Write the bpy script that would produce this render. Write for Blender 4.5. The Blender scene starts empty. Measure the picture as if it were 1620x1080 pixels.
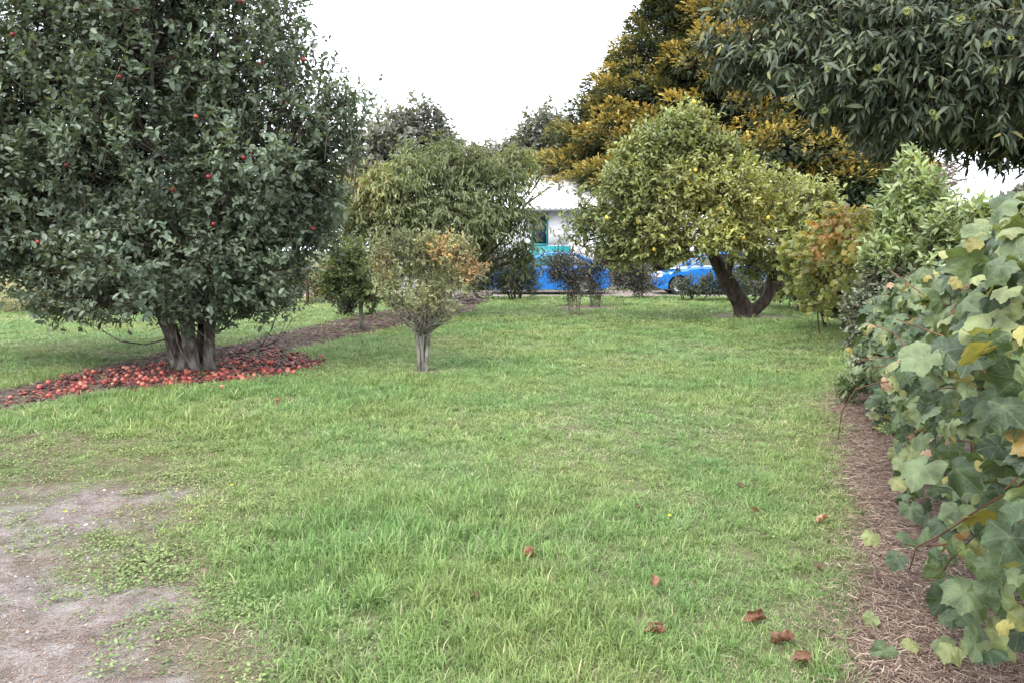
import bpy, math, random
import numpy as np
from mathutils import Vector, Matrix
from mathutils.geometry import tessellate_polygon

scene = bpy.context.scene
C = scene.collection
R = math.radians
random.seed(7)

# ------------------------------------------------------------------ camera
CAM_H, PITCH, FPX = 1.55, R(6.8), 1215.0
cam = bpy.data.cameras.new('camera')
cam.lens = 27.0; cam.sensor_width = 36.0; cam.clip_start = 0.05; cam.clip_end = 2000
cam_ob = bpy.data.objects.new('camera', cam); C.objects.link(cam_ob)
cam_ob.location = (0, 0, CAM_H); cam_ob.rotation_euler = (R(90) - PITCH, 0, 0)
scene.camera = cam_ob

# ------------------------------------------------------------------ overcast sky and sun
SUN_EL, SUN_AZ = R(52), R(215)      # azimuth measured clockwise from +Y: behind the camera, left
world = bpy.data.worlds.new('World'); scene.world = world; world.use_nodes = True
wn, wl = world.node_tree.nodes, world.node_tree.links
wn.clear()
wo = wn.new('ShaderNodeOutputWorld'); bg = wn.new('ShaderNodeBackground')
sky = wn.new('ShaderNodeTexSky'); sky.sky_type = 'NISHITA'; sky.sun_disc = False
sky.sun_elevation = SUN_EL; sky.sun_rotation = SUN_AZ; sky.dust_density = 4.0; sky.air_density = 1.0
cloud = wn.new('ShaderNodeMix'); cloud.data_type = 'RGBA'
cloud.inputs['Factor'].default_value = 0.9
cloud.inputs['B'].default_value = (9.35, 9.75, 10.6, 1)
wl.new(sky.outputs['Color'], cloud.inputs['A'])
wl.new(cloud.outputs['Result'], bg.inputs['Color'])
bg.inputs['Strength'].default_value = 0.1
wl.new(bg.outputs[0], wo.inputs['Surface'])

sun = bpy.data.lights.new('sun', 'SUN'); sun.energy = 1.2; sun.angle = R(25); sun.color = (1, 0.97, 0.92)
sun_ob = bpy.data.objects.new('sun', sun); C.objects.link(sun_ob)
sd = Vector((math.sin(SUN_AZ) * math.cos(SUN_EL), math.cos(SUN_AZ) * math.cos(SUN_EL), math.sin(SUN_EL)))
sun_ob.rotation_euler = sd.to_track_quat('Z', 'Y').to_euler(); sun_ob.location = sd * 60

vs = scene.view_settings
vs.view_transform = 'Standard'; vs.look = 'None'; vs.gamma = 1.0; vs.use_curve_mapping = False
vs.exposure = 1.7
scene.cycles.max_bounces = 4; scene.cycles.diffuse_bounces = 2; scene.cycles.glossy_bounces = 2
scene.cycles.transmission_bounces = 2; scene.cycles.transparent_max_bounces = 6
scene.cycles.use_denoising = True

# ------------------------------------------------------------------ helpers
def P(px, py, depth):
    a, b = (px - 810) / FPX, (540 - py) / FPX
    cp, sp = math.cos(PITCH), math.sin(PITCH)
    dx, dy, dz = a, cp + b * sp, -sp + b * cp
    t = depth / dy
    return Vector((dx * t, depth, CAM_H + dz * t))

def G(px, py):
    a, b = (px - 810) / FPX, (540 - py) / FPX
    cp, sp = math.cos(PITCH), math.sin(PITCH)
    dx, dy, dz = a, cp + b * sp, -sp + b * cp
    t = -CAM_H / dz
    return Vector((dx * t, dy * t, 0))

def tag(o, label=None, cat=None, group=None, kind=None):
    if label: o['label'] = label
    if cat: o['category'] = cat
    if group: o['group'] = group
    if kind: o['kind'] = kind
    return o

def empty(name, loc, label=None, cat=None, group=None):
    o = bpy.data.objects.new(name, None); C.objects.link(o); o.location = loc
    o.empty_display_size = 0.2
    return tag(o, label, cat, group)

def link(name, me, parent=None, mat=None):
    o = bpy.data.objects.new(name, me); C.objects.link(o)
    if mat is not None and not me.materials: me.materials.append(mat)
    if parent is not None:
        o.parent = parent
        o.matrix_parent_inverse = Matrix.Translation(-Vector(parent.location))
    return o

def fast_mesh(name, verts, faces, attrs=None, smooth=False):
    """verts (N,3); faces: an (M,k) array or a list of such arrays"""
    verts = np.asarray(verts, dtype=np.float32).reshape(-1, 3)
    if not isinstance(faces, (list, tuple)): faces = [faces]
    faces = [np.asarray(f, dtype=np.int32) for f in faces if len(f)]
    me = bpy.data.meshes.new(name)
    me.vertices.add(len(verts)); me.vertices.foreach_set('co', verts.ravel())
    loops = np.concatenate([f.ravel() for f in faces])
    sizes = np.concatenate([np.full(len(f), f.shape[1], dtype=np.int32) for f in faces])
    starts = np.concatenate([[0], np.cumsum(sizes)[:-1]]).astype(np.int32)
    me.loops.add(len(loops)); me.loops.foreach_set('vertex_index', loops)
    me.polygons.add(len(sizes))
    me.polygons.foreach_set('loop_start', starts)
    try: me.polygons.foreach_set('loop_total', sizes)
    except Exception: pass
    me.update(calc_edges=True)
    if smooth: me.polygons.foreach_set('use_smooth', np.ones(len(sizes), dtype=bool))
    for k, v in (attrs or {}).items():
        v = np.asarray(v, dtype=np.float32)
        at = me.attributes.new(k, 'FLOAT', 'POINT'); at.data.foreach_set('value', v.ravel())
    me.validate()
    return me

def nrm(a):
    return a / np.maximum(np.linalg.norm(a, axis=-1, keepdims=True), 1e-9)

# value noise (numpy)
def _h(ix, iy, s):
    n = (ix * 374761393 + iy * 668265263 + s * 1442695041) & 0xffffffff
    n = ((n ^ (n >> 13)) * 1274126177) & 0xffffffff
    return ((n ^ (n >> 16)) & 0xffff) / 65535.0
def vnoise(x, y, s=0):
    ix, iy = np.floor(x).astype(np.int64), np.floor(y).astype(np.int64)
    fx, fy = x - ix, y - iy
    fx, fy = fx * fx * (3 - 2 * fx), fy * fy * (3 - 2 * fy)
    return (_h(ix, iy, s) * (1 - fx) + _h(ix + 1, iy, s) * fx) * (1 - fy) + (_h(ix, iy + 1, s) * (1 - fx) + _h(ix + 1, iy + 1, s) * fx) * fy
def fbm(x, y, s=0, o=3):
    t = 0; a = 0.5; f = 1
    for i in range(o):
        t = t + a * vnoise(x * f, y * f, s + i * 17); a *= 0.5; f *= 2.03
    return t / (1 - 0.5 ** o)
def sstep(e0, e1, x):
    t = np.clip((x - e0) / (e1 - e0), 0, 1); return t * t * (3 - 2 * t)

def poly_sd(poly, X, Y):
    """signed distance to polygon, negative inside"""
    poly = np.asarray(poly, float)
    d = np.full(X.shape, 1e9); inside = np.zeros(X.shape, bool)
    n = len(poly)
    for i in range(n):
        ax, ay = poly[i]; bx, by = poly[(i + 1) % n]
        ex, ey = bx - ax, by - ay
        t = np.clip(((X - ax) * ex + (Y - ay) * ey) / (ex * ex + ey * ey + 1e-12), 0, 1)
        d = np.minimum(d, np.hypot(X - ax - t * ex, Y - ay - t * ey))
        c = ((ay > Y) != (by > Y)) & (X < (bx - ax) * (Y - ay) / (by - ay + 1e-12) + ax)
        inside ^= c
    return np.where(inside, -d, d)

# ------------------------------------------------------------------ materials
def new_mat(name):
    m = bpy.data.materials.new(name); m.use_nodes = True
    n, l = m.node_tree.nodes, m.node_tree.links
    n.clear()
    out = n.new('ShaderNodeOutputMaterial')
    return m, n, l, out

def ramp(n, stops):
    r = n.new('ShaderNodeValToRGB'); e = r.color_ramp.elements
    while len(e) > 1: e.remove(e[-1])
    e[0].position = stops[0][0]; e[0].color = (*stops[0][1], 1)
    for p, c in stops[1:]:
        x = e.new(p); x.color = (*c, 1)
    return r

def leaf_mat(name, stops, trans=0.3, rough=0.45, spec=0.4, nscale=0.8, var=0.35, tcol=(1.25, 1.15, 0.5), vein=None, crinkle=False):
    m, n, l, out = new_mat(name)
    at = n.new('ShaderNodeAttribute'); at.attribute_name = 'rnd'
    r = ramp(n, stops); l.new(at.outputs['Fac'], r.inputs['Fac'])
    geo = n.new('ShaderNodeNewGeometry')
    nz = n.new('ShaderNodeTexNoise'); nz.inputs['Scale'].default_value = nscale; nz.inputs['Detail'].default_value = 1
    l.new(geo.outputs['Position'], nz.inputs['Vector'])
    mr = n.new('ShaderNodeMapRange'); mr.inputs['From Min'].default_value = 0.3; mr.inputs['From Max'].default_value = 0.7
    mr.inputs['To Min'].default_value = 1 - var; mr.inputs['To Max'].default_value = 1 + var
    l.new(nz.outputs['Fac'], mr.inputs['Value'])
    mul = n.new('ShaderNodeMix'); mul.data_type = 'RGBA'; mul.blend_type = 'MULTIPLY'; mul.inputs['Factor'].default_value = 1
    l.new(r.outputs['Color'], mul.inputs['A']); l.new(mr.outputs['Result'], mul.inputs['B'])
    col = mul.outputs['Result']
    if vein:
        va = n.new('ShaderNodeAttribute'); va.attribute_name = 'vein'
        pw = n.new('ShaderNodeMath'); pw.operation = 'POWER'; pw.inputs[1].default_value = 7
        l.new(va.outputs['Fac'], pw.inputs[0])
        vm = n.new('ShaderNodeMix'); vm.data_type = 'RGBA'; vm.inputs['B'].default_value = (*vein, 1)
        k = n.new('ShaderNodeMath'); k.operation = 'MULTIPLY'; k.inputs[1].default_value = 0.55
        l.new(pw.outputs[0], k.inputs[0]); l.new(k.outputs[0], vm.inputs['Factor'])
        l.new(col, vm.inputs['A']); col = vm.outputs['Result']
    p = n.new('ShaderNodeBsdfPrincipled')
    p.inputs['Roughness'].default_value = rough; p.inputs['Specular IOR Level'].default_value = spec
    l.new(col, p.inputs['Base Color'])
    if crinkle:
        cz = n.new('ShaderNodeTexNoise'); cz.inputs['Scale'].default_value = 70; cz.inputs['Detail'].default_value = 2
        l.new(geo.outputs['Position'], cz.inputs['Vector'])
        cb = n.new('ShaderNodeBump'); cb.inputs['Strength'].default_value = 0.5; cb.inputs['Distance'].default_value = 0.012
        l.new(cz.outputs['Fac'], cb.inputs['Height']); l.new(cb.outputs[0], p.inputs['Normal'])
    if trans > 0:
        tm = n.new('ShaderNodeMix'); tm.data_type = 'RGBA'; tm.blend_type = 'MULTIPLY'; tm.inputs['Factor'].default_value = 1
        tm.inputs['B'].default_value = (*tcol, 1); l.new(col, tm.inputs['A'])
        t = n.new('ShaderNodeBsdfTranslucent'); l.new(tm.outputs['Result'], t.inputs['Color'])
        mx = n.new('ShaderNodeMixShader'); mx.inputs[0].default_value = trans
        l.new(p.outputs[0], mx.inputs[1]); l.new(t.outputs[0], mx.inputs[2]); l.new(mx.outputs[0], out.inputs['Surface'])
    else:
        l.new(p.outputs[0], out.inputs['Surface'])
    return m

def noise_mat(name, c1, c2, scale=6, rough=0.85, bump=0.3, bscale=40, stretch=(1, 1, 1), spec=0.2, c3=None, detail=6, lo=0.35, hi=0.65, bdist=0.02):
    m, n, l, out = new_mat(name)
    tc = n.new('ShaderNodeNewGeometry'); mp = n.new('ShaderNodeMapping'); mp.inputs['Scale'].default_value = stretch
    l.new(tc.outputs['Position'], mp.inputs['Vector'])
    nz = n.new('ShaderNodeTexNoise'); nz.inputs['Scale'].default_value = scale; nz.inputs['Detail'].default_value = detail
    l.new(mp.outputs[0], nz.inputs['Vector'])
    st = [(lo, c1), (hi, c2)] if c3 is None else [(lo, c1), ((lo + hi) / 2, c2), (hi, c3)]
    r = ramp(n, st); l.new(nz.outputs['Fac'], r.inputs['Fac'])
    p = n.new('ShaderNodeBsdfPrincipled'); p.inputs['Roughness'].default_value = rough
    p.inputs['Specular IOR Level'].default_value = spec
    l.new(r.outputs['Color'], p.inputs['Base Color'])
    if bump:
        b = n.new('ShaderNodeTexNoise'); b.inputs['Scale'].default_value = bscale; b.inputs['Detail'].default_value = 5
        l.new(mp.outputs[0], b.inputs['Vector'])
        bu = n.new('ShaderNodeBump'); bu.inputs['Strength'].default_value = bump; bu.inputs['Distance'].default_value = bdist
        l.new(b.outputs['Fac'], bu.inputs['Height']); l.new(bu.outputs[0], p.inputs['Normal'])
    l.new(p.outputs[0], out.inputs['Surface'])
    return m

def plain_mat(name, col, rough=0.5, metal=0.0, spec=0.5, coat=0.0, var=0.08):
    m, n, l, out = new_mat(name)
    p = n.new('ShaderNodeBsdfPrincipled'); p.inputs['Roughness'].default_value = rough
    p.inputs['Metallic'].default_value = metal; p.inputs['Specular IOR Level'].default_value = spec
    p.inputs['Coat Weight'].default_value = coat; p.inputs['Coat Roughness'].default_value = 0.08
    geo = n.new('ShaderNodeNewGeometry'); nz = n.new('ShaderNodeTexNoise'); nz.inputs['Scale'].default_value = 3; nz.inputs['Detail'].default_value = 5
    l.new(geo.outputs['Position'], nz.inputs['Vector'])
    r = ramp(n, [(0.3, tuple(c * (1 - var) for c in col)), (0.7, tuple(min(1, c * (1 + var)) for c in col))])
    l.new(nz.outputs['Fac'], r.inputs['Fac']); l.new(r.outputs['Color'], p.inputs['Base Color'])
    l.new(p.outputs[0], out.inputs['Surface'])
    return m

M = {}
M['bark_apple'] = noise_mat('bark_apple', (0.035, 0.027, 0.023), (0.11, 0.09, 0.078), 11, bump=1, bscale=22, stretch=(1, 1, 0.45), c3=(0.22, 0.20, 0.175), bdist=0.08)
M['bark_grey'] = noise_mat('bark_grey', (0.08, 0.07, 0.06), (0.25, 0.235, 0.20), 25, bump=0.8, bscale=45, stretch=(1, 1, 0.3))
M['bark_dark'] = noise_mat('bark_dark', (0.035, 0.027, 0.022), (0.10, 0.075, 0.06), 12, bump=0.9, bscale=25, stretch=(1, 1, 0.4))
M['twig'] = noise_mat('twig', (0.05, 0.04, 0.03), (0.13, 0.11, 0.085), 10, bump=0)
M['twig_grey'] = noise_mat('twig_grey', (0.12, 0.09, 0.075), (0.25, 0.21, 0.18), 10, bump=0)
M['cane'] = noise_mat('cane', (0.09, 0.045, 0.03), (0.17, 0.095, 0.055), 10, bump=0)
M['soil'] = noise_mat('soil', (0.035, 0.024, 0.02), (0.10, 0.072, 0.06), 5, bump=1, bscale=45, c3=(0.15, 0.11, 0.09))
M['mulch'] = noise_mat('mulch', (0.075, 0.05, 0.045), (0.19, 0.135, 0.115), 9, bump=1, bscale=60, c3=(0.26, 0.20, 0.165))
M['drive'] = noise_mat('drive', (0.2, 0.16, 0.14), (0.36, 0.31, 0.28), 6, bump=0.8, bscale=40)
M['straw'] = leaf_mat('straw', [(0, (0.075, 0.045, 0.038)), (0.45, (0.19, 0.13, 0.105)), (0.85, (0.31, 0.235, 0.18)), (1, (0.44, 0.37, 0.29))], trans=0.1, rough=0.8, spec=0.15, var=0.25)

# ground: thatch and soil between the blades
def ground_mat(name='ground', over=None, scale=7, bscale=110):
    """thatch and soil; with over=(c1, c2, c3) the attribute 'mix' turns it into bare earth or mulch"""
    m, n, l, out = new_mat(name)
    geo = n.new('ShaderNodeNewGeometry')
    a = n.new('ShaderNodeTexNoise'); a.inputs['Scale'].default_value = 0.9; a.inputs['Detail'].default_value = 6
    b = n.new('ShaderNodeTexNoise'); b.inputs['Scale'].default_value = 35; b.inputs['Detail'].default_value = 4
    l.new(geo.outputs['Position'], a.inputs['Vector']); l.new(geo.outputs['Position'], b.inputs['Vector'])
    r1 = ramp(n, [(0.35, (0.085, 0.105, 0.042)), (0.65, (0.14, 0.145, 0.075))])
    r2 = ramp(n, [(0.3, (0.05, 0.045, 0.025)), (0.55, (0.13, 0.125, 0.07)), (0.75, (0.24, 0.205, 0.14))])
    l.new(a.outputs['Fac'], r1.inputs['Fac']); l.new(b.outputs['Fac'], r2.inputs['Fac'])
    mx = n.new('ShaderNodeMix'); mx.data_type = 'RGBA'; mx.inputs['Factor'].default_value = 0.5
    l.new(r1.outputs['Color'], mx.inputs['A']); l.new(r2.outputs['Color'], mx.inputs['B'])
    col = mx.outputs['Result']; height = b.outputs['Fac']
    if over:
        c = n.new('ShaderNodeTexNoise'); c.inputs['Scale'].default_value = scale; c.inputs['Detail'].default_value = 6
        d = n.new('ShaderNodeTexNoise'); d.inputs['Scale'].default_value = bscale; d.inputs['Detail'].default_value = 4
        l.new(geo.outputs['Position'], c.inputs['Vector']); l.new(geo.outputs['Position'], d.inputs['Vector'])
        r3 = ramp(n, [(0.32, over[0]), (0.5, over[1]), (0.7, over[2])]); l.new(c.outputs['Fac'], r3.inputs['Fac'])
        r4 = ramp(n, [(0.3, (0.6, 0.6, 0.6)), (0.7, (1.35, 1.35, 1.35))]); l.new(d.outputs['Fac'], r4.inputs['Fac'])
        mu = n.new('ShaderNodeMix'); mu.data_type = 'RGBA'; mu.blend_type = 'MULTIPLY'; mu.inputs['Factor'].default_value = 1
        l.new(r3.outputs['Color'], mu.inputs['A']); l.new(r4.outputs['Color'], mu.inputs['B'])
        at = n.new('ShaderNodeAttribute'); at.attribute_name = 'mix'
        m2 = n.new('ShaderNodeMix'); m2.data_type = 'RGBA'
        l.new(at.outputs['Fac'], m2.inputs['Factor']); l.new(col, m2.inputs['A']); l.new(mu.outputs['Result'], m2.inputs['B'])
        col = m2.outputs['Result']; height = d.outputs['Fac']
    p = n.new('ShaderNodeBsdfPrincipled'); p.inputs['Roughness'].default_value = 0.95; p.inputs['Specular IOR Level'].default_value = 0.1
    l.new(col, p.inputs['Base Color'])
    bu = n.new('ShaderNodeBump'); bu.inputs['Strength'].default_value = 0.8; bu.inputs['Distance'].default_value = 0.02
    l.new(height, bu.inputs['Height']); l.new(bu.outputs[0], p.inputs['Normal'])
    l.new(p.outputs[0], out.inputs['Surface'])
    return m
M['gravel'] = ground_mat('gravel', ((0.125, 0.105, 0.092), (0.20, 0.172, 0.158), (0.275, 0.245, 0.235)))
M['mulch_blend'] = ground_mat('mulch_blend', ((0.07, 0.046, 0.04), (0.15, 0.105, 0.088), (0.23, 0.17, 0.14)), 9, 80)
M['soil_blend'] = ground_mat('soil_blend', ((0.045, 0.033, 0.028), (0.10, 0.073, 0.063), (0.165, 0.125, 0.108)), 6, 60)
M['ground'] = ground_mat()

def grass_mat(name, stops, patch=(0.75, 1.3), hue=((0.88, 0.98, 0.93), (1.18, 1.05, 1.0))):
    m, n, l, out = new_mat(name)
    at = n.new('ShaderNodeAttribute'); at.attribute_name = 'rnd'
    r = ramp(n, stops); l.new(at.outputs['Fac'], r.inputs['Fac'])
    geo = n.new('ShaderNodeNewGeometry')
    a = n.new('ShaderNodeTexNoise'); a.inputs['Scale'].default_value = 0.55; a.inputs['Detail'].default_value = 3; a.inputs['Roughness'].default_value = 0.6
    l.new(geo.outputs['Position'], a.inputs['Vector'])
    hr = ramp(n, [(0.38, hue[0]), (0.62, hue[1])]); l.new(a.outputs['Fac'], hr.inputs['Fac'])
    m1 = n.new('ShaderNodeMix'); m1.data_type = 'RGBA'; m1.blend_type = 'MULTIPLY'; m1.inputs['Factor'].default_value = 1
    l.new(r.outputs['Color'], m1.inputs['A']); l.new(hr.outputs['Color'], m1.inputs['B'])
    oi = n.new('ShaderNodeObjectInfo')
    mr = n.new('ShaderNodeMapRange'); mr.inputs['To Min'].default_value = patch[0]; mr.inputs['To Max'].default_value = patch[1]
    l.new(oi.outputs['Random'], mr.inputs['Value'])
    m2 = n.new('ShaderNodeMix'); m2.data_type = 'RGBA'; m2.blend_type = 'MULTIPLY'; m2.inputs['Factor'].default_value = 1
    l.new(m1.outputs['Result'], m2.inputs['A']); l.new(mr.outputs['Result'], m2.inputs['B'])
    p = n.new('ShaderNodeBsdfPrincipled'); p.inputs['Roughness'].default_value = 0.55; p.inputs['Specular IOR Level'].default_value = 0.35
    l.new(m2.outputs['Result'], p.inputs['Base Color'])
    t = n.new('ShaderNodeBsdfTranslucent'); l.new(m2.outputs['Result'], t.inputs['Color'])
    mx = n.new('ShaderNodeMixShader'); mx.inputs[0].default_value = 0.35
    l.new(p.outputs[0], mx.inputs[1]); l.new(t.outputs[0], mx.inputs[2]); l.new(mx.outputs[0], out.inputs['Surface'])
    return m
M['grass'] = grass_mat('grass', [(0, (0.125, 0.215, 0.06)), (0.4, (0.20, 0.305, 0.10)), (0.7, (0.29, 0.38, 0.155)), (0.82, (0.35, 0.395, 0.195)), (0.93, (0.44, 0.42, 0.26)), (1, (0.54, 0.48, 0.35))])
M['tall_grass'] = grass_mat('tall_grass', [(0, (0.13, 0.17, 0.06)), (0.5, (0.25, 0.28, 0.12)), (0.8, (0.38, 0.36, 0.20)), (1, (0.42, 0.32, 0.22))])
M['clover'] = grass_mat('clover', [(0, (0.13, 0.19, 0.065)), (0.5, (0.20, 0.265, 0.10)), (1, (0.28, 0.34, 0.15))])

# ------------------------------------------------------------------ ground and beds
def poly_sheet(name, poly, z, mat, kind='structure', wob=0.12, step=0.25, seed=3):
    pts = []
    n = len(poly)
    for i in range(n):
        a, b = Vector(poly[i]), Vector(poly[(i + 1) % n])
        k = max(1, int((b - a).length / step))
        for j in range(k): pts.append(a.lerp(b, j / k))
    A = np.array([(p.x, p.y) for p in pts])
    dx = (fbm(A[:, 0] * 1.9 + 7, A[:, 1] * 1.9, seed) - 0.5) * 2 * wob; dy = (fbm(A[:, 0] * 1.9, A[:, 1] * 1.9 + 31, seed + 5) - 0.5) * 2 * wob
    V = [Vector((A[i, 0] + dx[i], A[i, 1] + dy[i], z)) for i in range(len(A))]
    tris = tessellate_polygon([V])
    me = bpy.data.meshes.new(name); me.from_pydata([tuple(v) for v in V], [], [tuple(t) for t in tris]); me.update()
    me.materials.append(mat)
    for p in me.polygons:
        if p.normal.z < 0: p.flip()
    me.update()
    o = bpy.data.objects.new(name, me); C.objects.link(o); o['kind'] = kind
    return o

def blend_sheet(name, poly, z, mat, reach=0.35, cell=0.06, soft=0.28, box=None, seed=3):
    """a ground sheet on a fine grid; its attribute 'mix' fades to the lawn's soil at a ragged edge"""
    A = np.array(poly); x0, y0 = A.min(0) - reach; x1, y1 = A.max(0) + reach
    if box: x0, x1, y0, y1 = max(x0, box[0]), min(x1, box[1]), max(y0, box[2]), min(y1, box[3])
    nx, ny = int((x1 - x0) / cell) + 1, int((y1 - y0) / cell) + 1
    X, Y = np.meshgrid(x0 + np.arange(nx) * cell, y0 + np.arange(ny) * cell); X, Y = X.ravel(), Y.ravel()
    sd_ = poly_sd(poly, X, Y)
    mixv = sstep(soft, -soft * 0.4, sd_ + (fbm(X * 3.1, Y * 3.1, seed) - 0.5) * soft * 2.2)
    zz_ = z + 0.012 * mixv * (fbm(X * 4, Y * 4, seed + 3) - 0.2)
    i, j = np.meshgrid(np.arange(nx - 1), np.arange(ny - 1)); q = (j * nx + i).ravel()
    F = np.stack([q, q + 1, q + nx + 1, q + nx], 1); F = F[(sd_[F] < reach).any(1)]
    used = np.unique(F); re = np.full(nx * ny, -1); re[used] = np.arange(len(used))
    me = fast_mesh(name, np.stack([X, Y, np.maximum(zz_, z)], 1)[used], re[F], {'mix': mixv[used]}, smooth=True)
    o = link(name, me, None, mat); o['kind'] = 'structure'
    return o

g = 900
me = fast_mesh('ground', [(-g, -g, 0), (g, -g, 0), (g, g, 0), (-g, g, 0)], np.array([[0, 1, 2, 3]]))
gr = link('ground', me, None, M['ground']); tag(gr, kind='structure')

BED_PX = [(-260, 720), (0, 650), (120, 626), (250, 614), (400, 602), (508, 578), (455, 556), (560, 531), (700, 506), (757, 492),
          (762, 476), (640, 486), (560, 502), (450, 526), (380, 545), (250, 560), (100, 596), (0, 620), (-260, 672)]
BED = [(G(*p).x, G(*p).y) for p in BED_PX]
RB_PX = [(1335, 500), (1362, 545), (1380, 595), (1318, 640), (1345, 690), (1348, 760), (1378, 830), (1392, 920), (1378, 1010), (1395, 1080), (1400, 1500),
         (2300, 1500), (2000, 900), (1760, 650), (1560, 560), (1440, 500)]
RBED = [(G(*p).x, G(*p).y) for p in RB_PX]
GV_PX = [(-420, 1500), (-420, 860), (-60, 800), (60, 790), (190, 775), (260, 790), (150, 840), (60, 870), (150, 900), (255, 940), (215, 990), (235, 1080), (150, 1500)]
GRAV = [(G(*p).x, G(*p).y) for p in GV_PX]
WORN_PX = [(-500, 690), (0, 690), (200, 688), (330, 715), (300, 790), (325, 870), (320, 960), (390, 1040), (330, 1500), (-420, 1500)]
WORN = [(G(*p).x, G(*p).y) for p in WORN_PX]
DRIVE = [(-9, 25.4), (2, 25.6), (6, 25.2), (16, 25.6), (16, 29.2), (-9, 29.2)]
blend_sheet('soil_bed', BED, 0.004, M['soil_blend'], 0.3, 0.07, 0.16, (-10, 0, 5, 25))
blend_sheet('mulch_bed', RBED, 0.004, M['mulch_blend'], 0.3, 0.06, 0.16, (0.4, 9, 1.0, 13), 5)
blend_sheet('gravel_patch', GRAV, 0.004, M['gravel'], 0.6, 0.05, 0.42, (-5, 1, 1.0, 7), 8)
poly_sheet('driveway', [Vector((*p, 0)) for p in DRIVE], 0.005, M['drive'], wob=0.15, step=0.6)
LEMON = G(1182, 502); TW1 = G(908, 500); TW2 = G(942, 486); TW3 = P(1010, 468, 24.3); TW3.z = 0
FEI = G(670, 588); APPLE = G(305, 584); SAP = G(571, 522)
def soil_ring(c, rx, ry, seed):
    return poly_sheet('soil_ring', [Vector((c.x + rx * math.cos(t * math.pi / 8), c.y + ry * math.sin(t * math.pi / 8), 0)) for t in range(16)], 0.006 + seed * 0.0005, M['mulch'], wob=0.2, seed=seed)
RINGS = [(LEMON, 1.1, 0.8), (TW2 + Vector((-0.1, -0.3, 0)), 1.0, 0.7), (TW3, 0.9, 0.5), (FEI, 0.22, 0.2), (TW1, 0.25, 0.25)]
for i, (c, a, b) in enumerate(RINGS): soil_ring(c, a, b, i + 1)

# ------------------------------------------------------------------ scattering on points (geometry nodes, plain geometry instances)
def scatter(name, pts, rot, scl, idx, protos, label=None, cat=None):
    me = bpy.data.meshes.new(name)
    me.vertices.add(len(pts)); me.vertices.foreach_set('co', np.asarray(pts, np.float32).ravel())
    a = me.attributes.new('rot', 'FLOAT_VECTOR', 'POINT'); a.data.foreach_set('vector', np.asarray(rot, np.float32).ravel())
    a = me.attributes.new('scl', 'FLOAT_VECTOR', 'POINT'); a.data.foreach_set('vector', np.asarray(scl, np.float32).ravel())
    a = me.attributes.new('idx', 'INT', 'POINT'); a.data.foreach_set('value', np.asarray(idx, np.int32).ravel())
    ob = bpy.data.objects.new(name, me); C.objects.link(ob); ob['kind'] = 'stuff'
    if label: ob['label'] = label
    if cat: ob['category'] = cat
    ng = bpy.data.node_groups.new(name + '_scatter', 'GeometryNodeTree')
    ng.interface.new_socket('Geometry', in_out='INPUT', socket_type='NodeSocketGeometry')
    ng.interface.new_socket('Geometry', in_out='OUTPUT', socket_type='NodeSocketGeometry')
    n, l = ng.nodes, ng.links
    gi = n.new('NodeGroupInput'); go = n.new('NodeGroupOutput')
    ip = n.new('GeometryNodeInstanceOnPoints'); ip.inputs['Pick Instance'].default_value = True
    jn = n.new('GeometryNodeJoinGeometry')
    for p in reversed(protos):
        po = bpy.data.objects.new(name + '_clump', p)
        oi = n.new('GeometryNodeObjectInfo'); oi.inputs['Object'].default_value = po
        gt = n.new('GeometryNodeGeometryToInstance')
        l.new(oi.outputs['Geometry'], gt.inputs[0]); l.new(gt.outputs[0], jn.inputs[0])
    def attr(nm, ty):
        x = n.new('GeometryNodeInputNamedAttribute'); x.data_type = ty; x.inputs['Name'].default_value = nm
        return [s for s in x.outputs if s.enabled and s.name == 'Attribute'][0]
    l.new(gi.outputs[0], ip.inputs['Points']); l.new(jn.outputs[0], ip.inputs['Instance'])
    l.new(attr('idx', 'INT'), ip.inputs['Instance Index'])
    l.new(attr('rot', 'FLOAT_VECTOR'), ip.inputs['Rotation']); l.new(attr('scl', 'FLOAT_VECTOR'), ip.inputs['Scale'])
    l.new(ip.outputs[0], go.inputs[0])
    md = ob.modifiers.new('scatter', 'NODES'); md.node_group = ng
    return ob

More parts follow.
